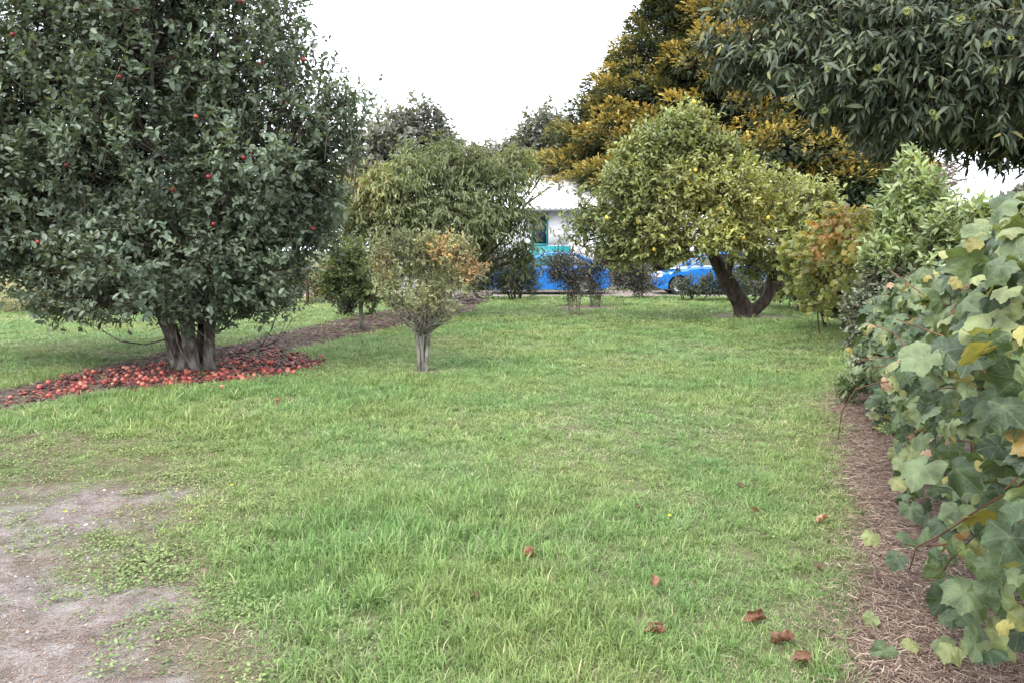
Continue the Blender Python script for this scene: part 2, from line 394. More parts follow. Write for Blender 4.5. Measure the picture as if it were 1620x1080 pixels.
def blade_tuft(rng, nb, rad, hmin, hmax, wid, lean, seg=3, dry=0.12, mat=None, droop=0.6):
    """a tuft of curved blades as one small mesh"""
    V, F, A = [], [], []
    for b in range(nb):
        r = rad * math.sqrt(rng.random()); t = rng.random() * 6.283
        x, y = r * math.cos(t), r * math.sin(t)
        az = t + rng.normal(0, 0.9); h = rng.uniform(hmin, hmax); ln = abs(rng.normal(lean, 0.3))
        dx, dy = math.cos(az), math.sin(az); sx, sy = -dy, dx
        w = wid * rng.uniform(0.6, 1.2); k0 = len(V); c = rng.random() * 0.75 if rng.random() > dry else rng.uniform(0.8, 1)
        px, py, pz = x, y, -0.005
        ang = ln * 0.35
        for s in range(seg + 1):
            f = s / seg
            ww = w * (1 - f ** 1.6) * 0.5
            if s == seg:
                V.append((px, py, pz)); A.append(c)
            else:
                V.append((px - sx * ww, py - sy * ww, pz)); V.append((px + sx * ww, py + sy * ww, pz)); A += [c, c]
            st = h / seg
            px += dx * math.sin(ang) * st; py += dy * math.sin(ang) * st; pz += math.cos(ang) * st
            pz = max(pz, 0.004)
            ang += ln * droop * rng.uniform(0.7, 1.3)
        for s in range(seg - 1):
            F.append((k0 + 2 * s, k0 + 2 * s + 1, k0 + 2 * s + 3, k0 + 2 * s + 2))
        F.append((k0 + 2 * seg - 2, k0 + 2 * seg - 1, k0 + 2 * seg, k0 + 2 * seg))
    quads = [f for f in F if f[2] != f[3]]; tris = [f[:3] for f in F if f[2] == f[3]]
    me = fast_mesh('tuft', V, [np.array(quads), np.array(tris)], {'rnd': A})
    me.materials.append(mat)
    return me

rng = np.random.default_rng(11)
def view_points(y0, y1, dens, margin=1.0):
    """random points inside the viewed wedge of ground, with a margin for a step to the side"""
    area_w = lambda y: 0.70 * y + margin
    n = int(dens * (y1 - y0) * (area_w(y0) + area_w(y1)))
    y = rng.uniform(y0, y1, n * 2); keep = rng.random(n * 2) < area_w(y) / area_w(y1); y = y[keep]
    x = rng.uniform(-1, 1, len(y)) * area_w(y)
    m = int(dens * (y1 - y0) * (area_w(y0) + area_w(y1)))
    return x[:m], y[:m]

def masks(x, y):
    w = (fbm(x * 2.1, y * 2.1, 5) - 0.5) * 0.5
    bed = 0.06 + 0.94 * sstep(-0.05, 0.10, poly_sd(BED, x, y) + w * 0.5)
    rb = sstep(-0.05, 0.14, poly_sd(RBED, x, y) + w * 0.5)
    gv = 0.10 + 0.90 * sstep(-0.16, 0.34, poly_sd(GRAV, x, y) + w * 1.1)
    dr = sstep(-0.05, 0.1, poly_sd(DRIVE, x, y))
    wn_ = 0.62 + 0.38 * sstep(-0.25, 0.25, poly_sd(WORN, x, y) + w * 1.4)
    d = bed * rb * gv * dr * wn_
    for c, a, b in RINGS:
        d = d * sstep(0.65, 1.15, np.hypot((x - c.x) / a, (y - c.y) / b) + w)
    return d

GXY = lambda px, py: (G(px, py).x, G(px, py).y)
def lawn_height(x, y):
    h = 0.5 + 0.5 * sstep(0.35, 0.7, fbm(x * 0.8 + 3, y * 0.8, 21))
    for (px, py, r, a) in [(560, 880, 0.8, 0.6), (440, 910, 0.45, 0.5), (480, 780, 1.0, 0.3), (700, 800, 0.6, 0.3), (650, 1000, 0.6, 0.4), (330, 650, 1.6, 0.25), (620, 600, 1.5, 0.2), (900, 960, 0.5, 0.3)]:
        cx, cy = GXY(px, py); h = h + a * np.exp(-((x - cx) ** 2 + (y - cy) ** 2) / r ** 2)
    # mown shorter towards the garden bed on the right, thin on the worn ground at left
    cx, cy = GXY(1150, 760); h = h - 0.3 * np.exp(-((x - cx) ** 2 / 1.4 + (y - cy) ** 2 / 5))
    cx, cy = GXY(150, 760); h = h - 0.45 * np.exp(-((x - cx) ** 2 / 2.6 + (y - cy) ** 2 / 1.4))
    h = h * (0.35 + 0.65 * sstep(-0.3, 0.3, poly_sd(WORN, x, y) + (fbm(x * 2, y * 2, 44) - .5)))
    return np.clip(h, 0.2, 1.6)

tufts = []
for k in range(8): tufts.append(blade_tuft(rng, 26, 0.055, 0.03, 0.075, 0.0045, 1.05, 3, 0.05, M['grass']))       # 0-7 ordinary
for k in range(4): tufts.append(blade_tuft(rng, 22, 0.04, 0.06, 0.125, 0.006, 0.85, 4, 0.02, M['grass']))        # 8-11 lush clumps
for k in range(4): tufts.append(blade_tuft(rng, 24, 0.07, 0.025, 0.06, 0.0038, 1.5, 3, 0.55, M['grass']))        # 12-15 dry
PT, RT, SC, IX = [], [], [], []
for (y0, y1, dens, sxy, sz, mg) in [(1.6, 3.6, 620, 0.85, 0.85, 1.2), (3.6, 6, 520, 1.0, 0.92, 1.2), (6, 10, 300, 1.35, 1.0, 1.5), (10, 16, 130, 2.0, 1.1, 2.0), (16, 26, 60, 2.9, 1.25, 3.0), (26, 45, 8, 5, 2.0, 4)]:
    x, y = view_points(y0, y1, dens, mg)
    d = masks(x, y)
    keep = rng.random(len(x)) < np.where(d > 0.02, d * 0.985 + 0.015, 0.0); x, y, d = x[keep], y[keep], d[keep]
    h = lawn_height(x, y)
    keep = rng.random(len(x)) < np.clip(h * 1.9, 0.3, 1); x, y, h, d = x[keep], y[keep], h[keep], d[keep]
    n = len(x)
    dryness = fbm(x * 1.1 + 50, y * 1.1, 33)
    u = rng.random(n)
    idx = rng.integers(0, 8, n)
    lush = u < sstep(0.8, 1.5, h) * 0.45 + 0.02; idx[lush] = rng.integers(8, 12, lush.sum())
    dry = u > 1 - (sstep(0.5, 0.7, dryness) * 0.5 + 0.03 + 0.3 * (1 - d)); idx[dry] = rng.integers(12, 16, dry.sum())
    s = rng.uniform(0.8, 1.25, n)
    PT.append(np.stack([x, y, np.zeros(n)], 1)); IX.append(idx)
    RT.append(np.stack([rng.normal(0, 0.12, n), rng.normal(0, 0.12, n), rng.uniform(0, 6.283, n)], 1))
    SC.append(np.stack([s * sxy, s * sxy, s * sz * (0.45 + 0.75 * h) * (0.55 + 0.45 * d)], 1))
scatter('lawn_grass', np.concatenate(PT), np.concatenate(RT), np.concatenate(SC), np.concatenate(IX), tufts,
        'patchy green mown lawn grass with dry blades and taller tufts', 'grass')

# low round-leaved clover over the worn ground at left
def clover_clump(rng):
    V, F, A = [], [], []
    for b in range(44):
        r = 0.085 * math.sqrt(rng.random()); t = rng.random() * 6.283
        cx, cy, cz = r * math.cos(t), r * math.sin(t), rng.uniform(0.008, 0.04)
        rad = rng.uniform(0.004, 0.0075); k = len(V); c = rng.random(); tx, ty = rng.normal(0, 0.35, 2)
        for q in range(6):
            a = q * 1.0472; px, py = rad * math.cos(a), rad * math.sin(a)
            V.append((cx + px, cy + py, cz + tx * px + ty * py)); A.append(c)
        F.append([k + q for q in range(6)])
    me = fast_mesh('clover', V, np.array(F), {'rnd': A}); me.materials.append(M['clover']); return me
x, y = view_points(2.2, 7.5, 260, 1.0)
w = np.zeros(len(x))
for (px, py, a, b, k) in [(300, 890, 0.55, 0.45, 1.0), (390, 1010, 0.45, 0.3, 1.1), (200, 840, 0.7, 0.25, 0.8), (290, 770, 0.7, 0.5, 0.75), (180, 720, 1.2, 0.5, 0.6), (130, 830, 0.5, 0.2, 0.9), (60, 850, 0.4, 0.3, 0.5), (500, 960, 0.3, 0.2, 0.5), (300, 1040, 0.25, 0.2, 0.8)]:
    cx, cy = GXY(px, py); w = np.maximum(w, k * np.exp(-((x - cx) / a) ** 2 - ((y - cy) / b) ** 2))
w = w * sstep(0.3, 0.6, fbm(x * 3.5, y * 3.5, 71)) * 1.05 + 0.01
keep = rng.random(len(x)) < w; keep &= poly_sd(RBED, x, y) > 0; x, y = x[keep], y[keep]; n = len(x)
s = rng.uniform(0.7, 1.25, n)
scatter('clover', np.stack([x, y, np.zeros(n)], 1), np.stack([rng.normal(0, .1, n), rng.normal(0, .1, n), rng.uniform(0, 6.28, n)], 1),
        np.stack([s, s, s * rng.uniform(0.6, 1.1, n)], 1), rng.integers(0, 5, n), [clover_clump(rng) for _ in range(5)],
        'low round leaved clover creeping over the worn ground', 'clover')

# tall pale grass beyond the lawn at left
tall = [blade_tuft(rng, 40, 0.22, 0.35, 0.95, 0.014, 0.7, 4, 0.35, M['tall_grass']) for _ in range(5)]
x = rng.uniform(-32, -9.3, 2600); y = rng.uniform(17.5, 34, 2600)
keep = (x < -0.52 * y + 1.0) & (y > 17.3 + 2.2 * fbm(x * 0.5, y * 0.2, 9)); x, y = x[keep], y[keep]; n = len(x); s = rng.uniform(0.7, 1.2, n)
scatter('tall_grass', np.stack([x, y, np.zeros(n)], 1), np.stack([rng.normal(0, .1, n), rng.normal(0, .1, n), rng.uniform(0, 6.28, n)], 1),
        np.stack([s * 1.2, s * 1.2, s * 0.95], 1), rng.integers(0, 5, n), tall, 'tall pale uncut grass beyond the lawn at the left edge', 'grass')

# ------------------------------------------------------------------ litter: straw on the beds, gravel stones
def strands(name, x, y, lmin, lmax, wid, mat, zmax=0.02, parent=None, rlo=0, rhi=1):
    n = len(x); az = rng.uniform(0, 6.283, n); L = rng.uniform(lmin, lmax, n); W = wid * rng.uniform(0.5, 1.3, n)
    ax = np.stack([np.cos(az), np.sin(az), rng.normal(0, 0.12, n)], 1); sd_ = np.stack([-np.sin(az), np.cos(az), rng.normal(0, 0.3, n)], 1)
    c = np.stack([x, y, rng.uniform(0.008, zmax, n)], 1)
    bend = rng.normal(0, 0.08, (n, 1)) * L[:, None] * sd_
    pts = [(-0.5, 0), (0, 1), (0.5, 0)]
    V = np.zeros((n, 6, 3))
    for i, (u, k) in enumerate(pts):
        mid = c + ax * (u * L)[:, None] + bend * k
        V[:, 2 * i] = mid - sd_ * (W * 0.5)[:, None]; V[:, 2 * i + 1] = mid + sd_ * (W * 0.5)[:, None]
    V[:, :, 2] = np.maximum(V[:, :, 2], 0.0075)
    b = (np.arange(n) * 6)[:, None]
    F = np.concatenate([b + [0, 1, 3, 2], b + [2, 3, 5, 4]])
    me = fast_mesh(name, V.reshape(-1, 3), F, {'rnd': np.repeat(rng.uniform(rlo, rhi, n), 6)})
    return link(name, me, parent, mat)

x = rng.uniform(0.8, 4.8, 260000); y = 1.8 + 7.5 * rng.random(260000) ** 1.5
dd = poly_sd(RBED, x, y); keep = (dd < 0.30 * rng.random(len(x)) ** 2) & (x < 0.405 * y + 1.1); x, y = x[keep][:52000], y[keep][:52000]
tag(strands('straw_mulch', x, y, 0.015, 0.085, 0.003, M['straw'], 0.03), 'dry brown straw mulch on the bed beside the vine', 'mulch', kind='stuff')
x = rng.uniform(-9, 0, 60000); y = rng.uniform(6, 24, 60000); dd = poly_sd(BED, x, y); keep = (dd < 0.08 * rng.random(len(x))); x, y = x[keep][:9000], y[keep][:9000]
tag(strands('leaf_litter', x, y, 0.03, 0.11, 0.02, M['straw'], 0.02, rlo=0, rhi=0.45), 'dark dry leaf litter on the soil strip under the trees', 'litter', kind='stuff')
x = rng.uniform(-5, 0.5, 120000); y = rng.uniform(1.7, 7.2, 120000); dd = poly_sd(WORN, x, y); keep = (dd < 0.35 * rng.random(len(x))) & (rng.random(len(x)) < 0.15 + 0.85 * sstep(.35, .6, fbm(x * 2.5, y * 2.5, 91))); x, y = x[keep][:34000], y[keep][:34000]
tag(strands('dry_thatch', x, y, 0.012, 0.05, 0.0026, M['straw'], 0.012, rlo=0.25, rhi=0.8), 'dry pale grass thatch on the worn ground at lower left', 'thatch', kind='stuff')
x = rng.uniform(-4, 0.5, 30000); y = rng.uniform(1.7, 6.5, 30000); dd = poly_sd(GRAV, x, y); keep = dd < 0.1 - 0.4 * rng.random(len(x)) ** 2; x, y = x[keep][:8000], y[keep][:8000]; n = len(x)
r = rng.gamma(1.6, 0.0016, n) + 0.0016
oct_ = np.array([(1, 0, 0), (0, 1, 0), (-1, 0, 0), (0, -1, 0), (0, 0, .8), (0, 0, -.8)], float)
V = np.stack([x, y, 0.004 + r * 0.3], 1)[:, None, :] + oct_[None] * r[:, None, None] * rng.uniform(0.6, 1.3, (n, 6, 1))
F = (np.arange(n) * 6)[:, None, None] + np.array([(0, 1, 4), (1, 2, 4), (2, 3, 4), (3, 0, 4)])[None]
M['stone'] = leaf_mat('stone', [(0, (0.15, 0.13, 0.12)), (0.7, (0.25, 0.225, 0.215)), (1, (0.42, 0.40, 0.385))], trans=0, rough=0.8, spec=0.2)
tag(link('gravel_stones', fast_mesh('gravel_stones', V.reshape(-1, 3), F.reshape(-1, 3), {'rnd': np.repeat(rng.random(n), 6)}), None, M['stone']),
    'small grey gravel stones on the worn corner', 'gravel', kind='stuff')

# ------------------------------------------------------------------ leaves, twigs, trees
T_OVAL = (np.array([(0, 0, 0), (.28, .42, .10), (.68, .40, .06), (1, 0, -.10), (.68, -.40, .06), (.28, -.42, .10)]), np.array([(0, 1, 2, 3), (0, 3, 4, 5)]))
T_LANCE = (np.array([(0, 0, 0), (.3, .5, .05), (.3, -.5, .05), (.65, .42, -.03), (.65, -.42, -.03), (1, 0, -.22), (.3, 0, -.01), (.65, 0, -.08)]),
           np.array([(0, 6, 1, 1), (0, 2, 6, 6), (1, 6, 7, 3), (6, 2, 4, 7), (3, 7, 5, 5), (7, 4, 5, 5)]))
T_SPRAY = (np.array([(0, 0, 0), (.35, .5, .02), (.45, .18, .03), (.8, .35, -.04), (1, 0, -.12), (.75, -.38, -.04), (.42, -.16, .03), (.3, -.5, .02)]),
           np.array([(0, 1, 2, 2), (2, 3, 4, 0), (0, 4, 5, 6), (0, 6, 7, 7)]))

def leaves_mesh(name, P_, A_, N_, L, W, rnd, T):
    tv, tf = T
    A_ = nrm(A_); N_ = nrm(N_ - (N_ * A_).sum(1, keepdims=True) * A_); S = np.cross(N_, A_)
    V = (P_[:, None, :] + A_[:, None, :] * (tv[None, :, 0:1] * L[:, None, None]) + S[:, None, :] * (tv[None, :, 1:2] * W[:, None, None])
         + N_[:, None, :] * (tv[None, :, 2:3] * L[:, None, None]))
    n, k = len(P_), len(tv)
    q = [f for f in tf.tolist() if f[2] != f[3]]; t = [f[:3] for f in tf.tolist() if f[2] == f[3]]
    base = (np.arange(n) * k)[:, None, None]
    F = []
    if q: F.append((base + np.array(q)[None]).reshape(-1, 4))
    if t: F.append((base + np.array(t)[None]).reshape(-1, 3))
    return fast_mesh(name, V.reshape(-1, 3), F, {'rnd': np.repeat(rnd, k)})

def leaf_objects(root, idx, P_, A_, N_, L, W, rnd, T, mat, extra=None):
    """single leaves as parts sharing a few meshes"""
    meshes = []
    order = np.sort(rnd[idx]); lev = [order[int((i + 0.5) / 6 * len(order))] for i in range(6)]
    for v in lev:
        tv, tf = T
        q = [f for f in tf.tolist() if f[2] != f[3]]; t = [f[:3] for f in tf.tolist() if f[2] == f[3]]
        m_ = fast_mesh('leaf', tv, [np.array(a) for a in (q, t) if a], {'rnd': np.full(len(tv), v), **(extra or {})}); m_.materials.append(mat); meshes.append(m_)
    A_ = nrm(A_); N_ = nrm(N_ - (N_ * A_).sum(1, keepdims=True) * A_); S = np.cross(N_, A_)
    inv = Matrix.Translation(-Vector(root.location))
    for i in idx:
        k = int(np.argmin([abs(rnd[i] - v) for v in lev]))
        o = bpy.data.objects.new('leaf', meshes[k]); C.objects.link(o); o.parent = root; o.matrix_parent_inverse = inv
        a, s, n_, p = A_[i] * L[i], S[i] * W[i], N_[i] * L[i], P_[i]
        o.matrix_basis = Matrix(((a[0], s[0], n_[0], p[0]), (a[1], s[1], n_[1], p[1]), (a[2], s[2], n_[2], p[2]), (0, 0, 0, 1)))

class Tubes:
    def __init__(s): s.V = []; s.F = []
    def add(s, pts, rad, sides=6, lump=0.0, cap=True):
        pts = [Vector(p) for p in pts]; n = len(pts); base = len(s.V)
        up = Vector((0.31, 0.17, 0.93))
        for i, p in enumerate(pts):
            t = (pts[min(i + 1, n - 1)] - pts[max(i - 1, 0)]).normalized()
            x_ = t.cross(up if abs(t.dot(up)) < 0.95 else Vector((1, 0, 0))).normalized(); y_ = t.cross(x_)
            for k in range(sides):
                a = k * 6.28318 / sides; r_ = rad[i] * (1 + lump * (random.random() - 0.5) * 2)
                s.V.append(p + x_ * math.cos(a) * r_ + y_ * math.sin(a) * r_)
        for i in range(n - 1):
            for k in range(sides):
                a = base + i * sides + k; b = base + i * sides + (k + 1) % sides
                s.F.append((a, b, b + sides, a + sides))
    def rough(s, pts, rad, sides=12, amp=0.1, step=0.06):
        # a trunk with uneven bark: resample and let the radius wander
        P_ = [Vector(p) for p in pts]; out, rr = [], []
        for i in range(len(P_) - 1):
            k = max(1, int((P_[i + 1] - P_[i]).length / step))
            p0, p1, p2, p3 = P_[max(i - 1, 0)], P_[i], P_[i + 1], P_[min(i + 2, len(P_) - 1)]
            for j in range(k):
                t = j / k
                out.append(0.5 * ((2 * p1) + (p2 - p0) * t + (2 * p0 - 5 * p1 + 4 * p2 - p3) * t * t + (3 * p1 - p0 - 3 * p2 + p3) * t ** 3))
                rr.append(rad[i] + (rad[i + 1] - rad[i]) * t)
        out.append(P_[-1]); rr.append(rad[-1])
        base = len(s.V); up = Vector((0.31, 0.17, 0.93)); n = len(out); sd_ = random.random() * 50
        for i, p in enumerate(out):
            t = (out[min(i + 1, n - 1)] - out[max(i - 1, 0)]).normalized(); x_ = t.cross(Vector((1, 0.1, 0))).normalized(); y_ = t.cross(x_)
            for k in range(sides):
                a_ = k * 6.28318 / sides
                w = vnoise(np.array([math.cos(a_) * 2.2 + sd_]), np.array([math.sin(a_) * 2.2 + i * step * 4]), 3)[0] - .5 + 0.5 * (random.random() - .5)
                r_ = rr[i] * (1 + amp * 2 * w); s.V.append(p + x_ * math.cos(a_) * r_ + y_ * math.sin(a_) * r_)
        for i in range(n - 1):
            for k in range(sides):
                a = base + i * sides + k; b = base + i * sides + (k + 1) % sides; s.F.append((a, b, b + sides, a + sides))
    def curve(s, a, b, r0, r1, bend=0.15, n=6, sides=6, lump=0.0, sag=0.0):
        a, b = Vector(a), Vector(b); L = (b - a).length
        off = Vector((random.uniform(-1, 1), random.uniform(-1, 1), random.uniform(-.6, .6))) * bend * L
        pts = []
        for i in range(n + 1):
            t = i / n; w = math.sin(t * math.pi)
            j = Vector((random.gauss(0, 1), random.gauss(0, 1), random.gauss(0, 1))) * bend * 0.12 * L * (0 < i < n)
            pts.append(a.lerp(b, t) + off * w + j + Vector((0, 0, -sag * w * L)))
        s.add(pts, [r0 + (r1 - r0) * (i / n) for i in range(n + 1)], sides, lump)
        return pts
    def build(s, name, mat, parent=None, smooth=True):
        me = fast_mesh(name, [tuple(v) for v in s.V], np.array(s.F), smooth=smooth)
        return link(name, me, parent, mat)

def n3(p, f, s=0):
    x, y, z = p[:, 0] * f, p[:, 1] * f, p[:, 2] * f
    return (vnoise(x, z, s) + vnoise(y + 9.3, z + 4.1, s + 1) + vnoise(x + 5.7, y + 2.2, s + 2)) / 3

def clump_twigs(clumps, n_tot, shell=0.5, out=1.0, up=0.3, rand=0.5, tlen=(0.2, 0.4), zmin=0.15, holes=0.0, hf=1.6):
    """twig starts and directions spread over ellipsoid clumps [(centre, rx, ry, rz, weight)]"""
    w = np.array([c[4] if len(c) > 4 else 1 for c in clumps], float) * np.array([(c[1] * c[3]) ** 0.9 for c in clumps]); w /= w.sum()
    which = rng.choice(len(clumps), n_tot, p=w)
    cen = np.array([tuple(c[0]) for c in clumps])[which]; rad = np.array([(c[1], c[2], c[3]) for c in clumps])[which]
    d = nrm(rng.normal(size=(n_tot, 3)))
    f = shell + (1 - shell) * rng.random(n_tot) ** 0.7
    f *= 1 + 0.26 * (vnoise(d[:, 0] * 2.2 + which * 7.3, d[:, 2] * 2.2 + d[:, 1] * 1.7 + 11, 3) - 0.5) * 2
    p = cen + d * rad * f[:, None]
    di = nrm(d * out + np.array([0, 0, up]) + rng.normal(size=(n_tot, 3)) * rand)
    tl = rng.uniform(tlen[0], tlen[1], n_tot)
    p = p - di * (tl * 0.5)[:, None]
    k = p[:, 2] > zmin
    if holes: k &= rng.random(n_tot) < 1 - holes * sstep(0.53, 0.43, n3(p, hf, 31))
    return p[k], di[k], tl[k], f[k], which[k]

def twig_leaves(p, d, tl, nl, L, W, ang=0.9, droop=0.0, nup=0.8, sag=0.0, lj=0.3, jit=0.35, tone=None, tone_k=0.5):
    """nl leaves along each twig; returns leaf arrays and twig end points"""
    T = len(p); s = (np.arange(nl) + 0.5) / nl
    s = np.clip(s[None] + rng.normal(0, 0.4 / nl, (T, nl)), 0.05, 1.02)
    q = p[:, None, :] + d[:, None, :] * (s * tl[:, None])[..., None]
    q[..., 2] -= sag * (s ** 2) * tl[:, None]
    dd = np.repeat(d[:, None, :], nl, 1).copy(); dd[..., 2] -= 2 * sag * s; dd = nrm(dd)
    ref = nrm(np.cross(dd, np.array([0.13, 0.21, 0.97]))); ref2 = np.cross(dd, ref)
    ph = (np.arange(nl) * 2.4)[None] + rng.uniform(0, 6.28, (T, 1))
    radial = ref * np.cos(ph)[..., None] + ref2 * np.sin(ph)[..., None]
    a = nrm(dd * math.cos(ang) + radial * math.sin(ang) + rng.normal(size=q.shape) * jit * 0.5 + np.array([0, 0, -droop]))
    nn = nrm(np.array([0, 0, nup]) + dd * 0.35 + rng.normal(size=q.shape) * jit + np.array([0, -0.25, 0]))
    N = T * nl
    Ls = L * np.clip(rng.normal(1, lj, N), 0.45, 1.5); Ws = W * Ls / L * rng.uniform(0.85, 1.15, N)
    tn = rng.random(N)
    if tone is not None: tn = np.clip(tn * (1 - tone_k) + np.repeat(tone, nl) * tone_k, 0, 1)
    return q.reshape(-1, 3), a.reshape(-1, 3), nn.reshape(-1, 3), Ls, Ws, tn

def twig_tubes(p, d, tl, sag, r, every=1):
    """thin three-sided twigs"""
    p, d, tl = p[::every], d[::every], tl[::every]; T = len(p)
    e = p + d * tl[:, None]; e[:, 2] -= sag * tl; b = p - d * (tl * 0.5)[:, None]
    x_ = nrm(np.cross(d, np.array([0.13, 0.21, 0.97]))); y_ = np.cross(d, x_)
    V = np.zeros((T, 6, 3))
    for k in range(3):
        o = x_ * math.cos(k * 2.094) + y_ * math.sin(k * 2.094)
        V[:, k] = b + o * r; V[:, 3 + k] = e + o * r * 0.4
    base = (np.arange(T) * 6)[:, None]
    F = np.concatenate([base + [k, (k + 1) % 3, 3 + (k + 1) % 3, 3 + k] for k in range(3)])
    return V.reshape(-1, 3), F

def nearest_in_view(P_, count, px=(0, 1620), py=(0, 1080), frac=1.0):
    y = P_[:, 1]; cp, sp = math.cos(PITCH), math.sin(PITCH)
    dz = P_[:, 2] - CAM_H; f = y * cp - dz * sp; u = 810 + FPX * P_[:, 0] / f; v = 540 - FPX * (y * sp + dz * cp) / f
    ok = (u > px[0]) & (u < px[1]) & (v > py[0]) & (v < py[1])
    dist = np.where(ok, np.linalg.norm(P_ - np.array([0, 0, CAM_H]), axis=1), 1e9)
    return np.argsort(dist)[:int(count * frac)]

def mk_plant(name, label, cat, base, clumps, n_twigs, nl, L, W, mat, T=T_OVAL, bark=None, trunk=None, limbs=True, group=None,
             shell=0.5, out=1.0, up=0.3, rand=0.5, tlen=(0.2, 0.4), ang=0.9, droop=0.0, nup=0.8, sag=0.0, jit=0.35, lj=0.3, twig_r=0.004,
             limb_r=0.04, every=2, tone=None, tone_k=0.5, single=0, zmin=0.15, sub=5, fork=None, trunk_r=0.1, stems=1, spread=0.1, lump=0.15, extra=None, holes=0.0, hf=1.6):
    root = empty(name, (base[0], base[1], 0), label, cat, group)
    bark = bark or M['twig']
    tb = Tubes()
    base = Vector((base[0], base[1], 0))
    fk = Vector(fork) if fork is not None else base + Vector((0, 0, 0.6))
    forks = []
    for s in range(stems):
        a = s * 6.283 / stems + 0.4; o = Vector((math.cos(a), math.sin(a), 0)) * (spread if stems > 1 else 0)
        e = fk + o * 1.6
        pts = [base + o + Vector((0, 0, -0.05)), base + o * 1.05 + (e - base - o) * 0.12]
        for t in (0.35, 0.6, 0.8, 1.0): pts.append((base + o).lerp(e, t) + Vector((random.gauss(0, .03), random.gauss(0, .03), 0)) * trunk_r * 4)
        tr = trunk_r
        tb.add(pts, [tr * 1.5, tr * 1.15, tr, tr * 0.95, tr * 0.92, tr * 0.85], 10, lump)
        forks.append(e)
    br = Tubes()
    if limbs:
        for i, c in enumerate(clumps):
            f0 = forks[i % len(forks)]; cc = Vector(c[0])
            pts = tb.curve(f0, cc, limb_r * 1.0 if stems > 1 else limb_r, limb_r * 0.35, 0.1, 6, 7, lump)
            for k in range(sub):
                v = Vector(nrm(rng.normal(size=(1, 3)))[0]); v = Vector((v.x * c[1], v.y * c[2], v.z * c[3])) * 0.75
                s0 = pts[random.randint(3, len(pts) - 1)]
                br.curve(s0, cc + v, limb_r * 0.32, limb_r * 0.1, 0.14, 4, 4)
    tk = tb.build('trunk', bark, root)
    p, d, tl, f, which = clump_twigs(clumps, n_twigs, shell, out, up, rand, tlen, zmin, holes, hf)
    tn = tone(p, which) if tone is not None else None
    lv = twig_leaves(p, d, tl, nl, L, W, ang, droop, nup, sag, lj, jit=jit, tone=tn, tone_k=tone_k)
    ok = lv[0][:, 2] > 0.03
    lv = tuple(a[ok] for a in lv)
    if br.V: br.build('branches', bark, root, smooth=True)['kind'] = 'stuff'
    V, F = twig_tubes(p, d, tl, sag, twig_r, every)
    link('twigs', fast_mesh('twigs', V, F), root, M['twig'] if bark is not M['bark_grey'] else M['twig_grey'])['kind'] = 'stuff'
    keep = np.ones(len(lv[0]), bool)
    if single:
        idx = nearest_in_view(lv[0], single); keep[idx] = False
        leaf_objects(root, idx, *lv, T, mat)
    crown = link('crown', leaves_mesh('crown', *[a[keep] for a in lv], T), root, mat); crown['kind'] = 'stuff'
    return root, (p, d, tl, which), lv

def E(px, py, depth, rpx, rpy, ry=None, w=1.0):
    k = depth / FPX
    return (P(px, py, depth), rpx * k, ry if ry is not None else rpx * k * 0.85, rpy * k, w)

# ------------------------------------------------------------------ house and cars behind the trees
def box(name, x0, x1, y0, y1, z0, z1, mat, parent=None):
    V = [(x, y, z) for z in (z0, z1) for y in (y0, y1) for x in (x0, x1)]
    F = np.array([(0, 2, 3, 1), (4, 5, 7, 6), (0, 1, 5, 4), (2, 6, 7, 3), (0, 4, 6, 2), (1, 3, 7, 5)])
    return link(name, fast_mesh(name, V, F), parent, mat)

M['white_paint'] = plain_mat('white_paint', (0.80, 0.79, 0.79), 0.6, var=0.04)
M['roof'] = plain_mat('roof', (0.80, 0.80, 0.81), 0.45, var=0.05)
M['teal'] = plain_mat('teal', (0.02, 0.25, 0.27), 0.45, var=0.1)
M['teal_dark'] = plain_mat('teal_dark', (0.03, 0.17, 0.22), 0.5)
M['fascia'] = plain_mat('fascia', (0.18, 0.18, 0.18), 0.6)
def glass_mat(name, tint, see=0.6):
    m, n, l, out = new_mat(name)
    t = n.new('ShaderNodeBsdfTransparent'); t.inputs[0].default_value = (*tint, 1)
    gl = n.new('ShaderNodeBsdfPrincipled'); gl.inputs['Base Color'].default_value = (0.02, 0.025, 0.03, 1); gl.inputs['Roughness'].default_value = 0.04
    mx = n.new('ShaderNodeMixShader'); mx.inputs[0].default_value = see
    l.new(gl.outputs[0], mx.inputs[1]); l.new(t.outputs[0], mx.inputs[2]); l.new(mx.outputs[0], out.inputs['Surface'])
    return m
M['car_glass'] = glass_mat('car_glass', (0.9, 0.92, 0.93), 0.75)
M['window_glass'] = plain_mat('window_glass', (0.03, 0.05, 0.07), 0.05, spec=0.8)

HY = 30.0
hx0, hx1 = P(625, 400, HY).x, P(1010, 400, HY).x
house = empty('house', ((hx0 + hx1) / 2, HY + 3.5, 0), 'white weatherboard house with pale metal roof behind the fruit trees', 'house')
ez = P(850, 330, HY - 0.5).z
box('wall', hx0, hx1, HY, HY + 7.0, 0, ez + 0.05, M['white_paint'], house)
bw = 0.3; nbd = int((hx1 - hx0) / bw)
wx0, wx1 = P(842, 360, HY).x, P(900, 360, HY).x
bm_ = None
proto = None
for i in range(nbd):
    xa = hx0 + i * bw + 0.006
    if wx0 - bw < xa < wx1: continue
    if proto is None:
        o = box('board', 0, bw - 0.012, -0.022, 0, 0.15, ez - 0.02, M['white_paint'], house); proto = o
    else:
        o = proto.copy(); C.objects.link(o)
    o.location = (xa, HY - 0.002, 0)
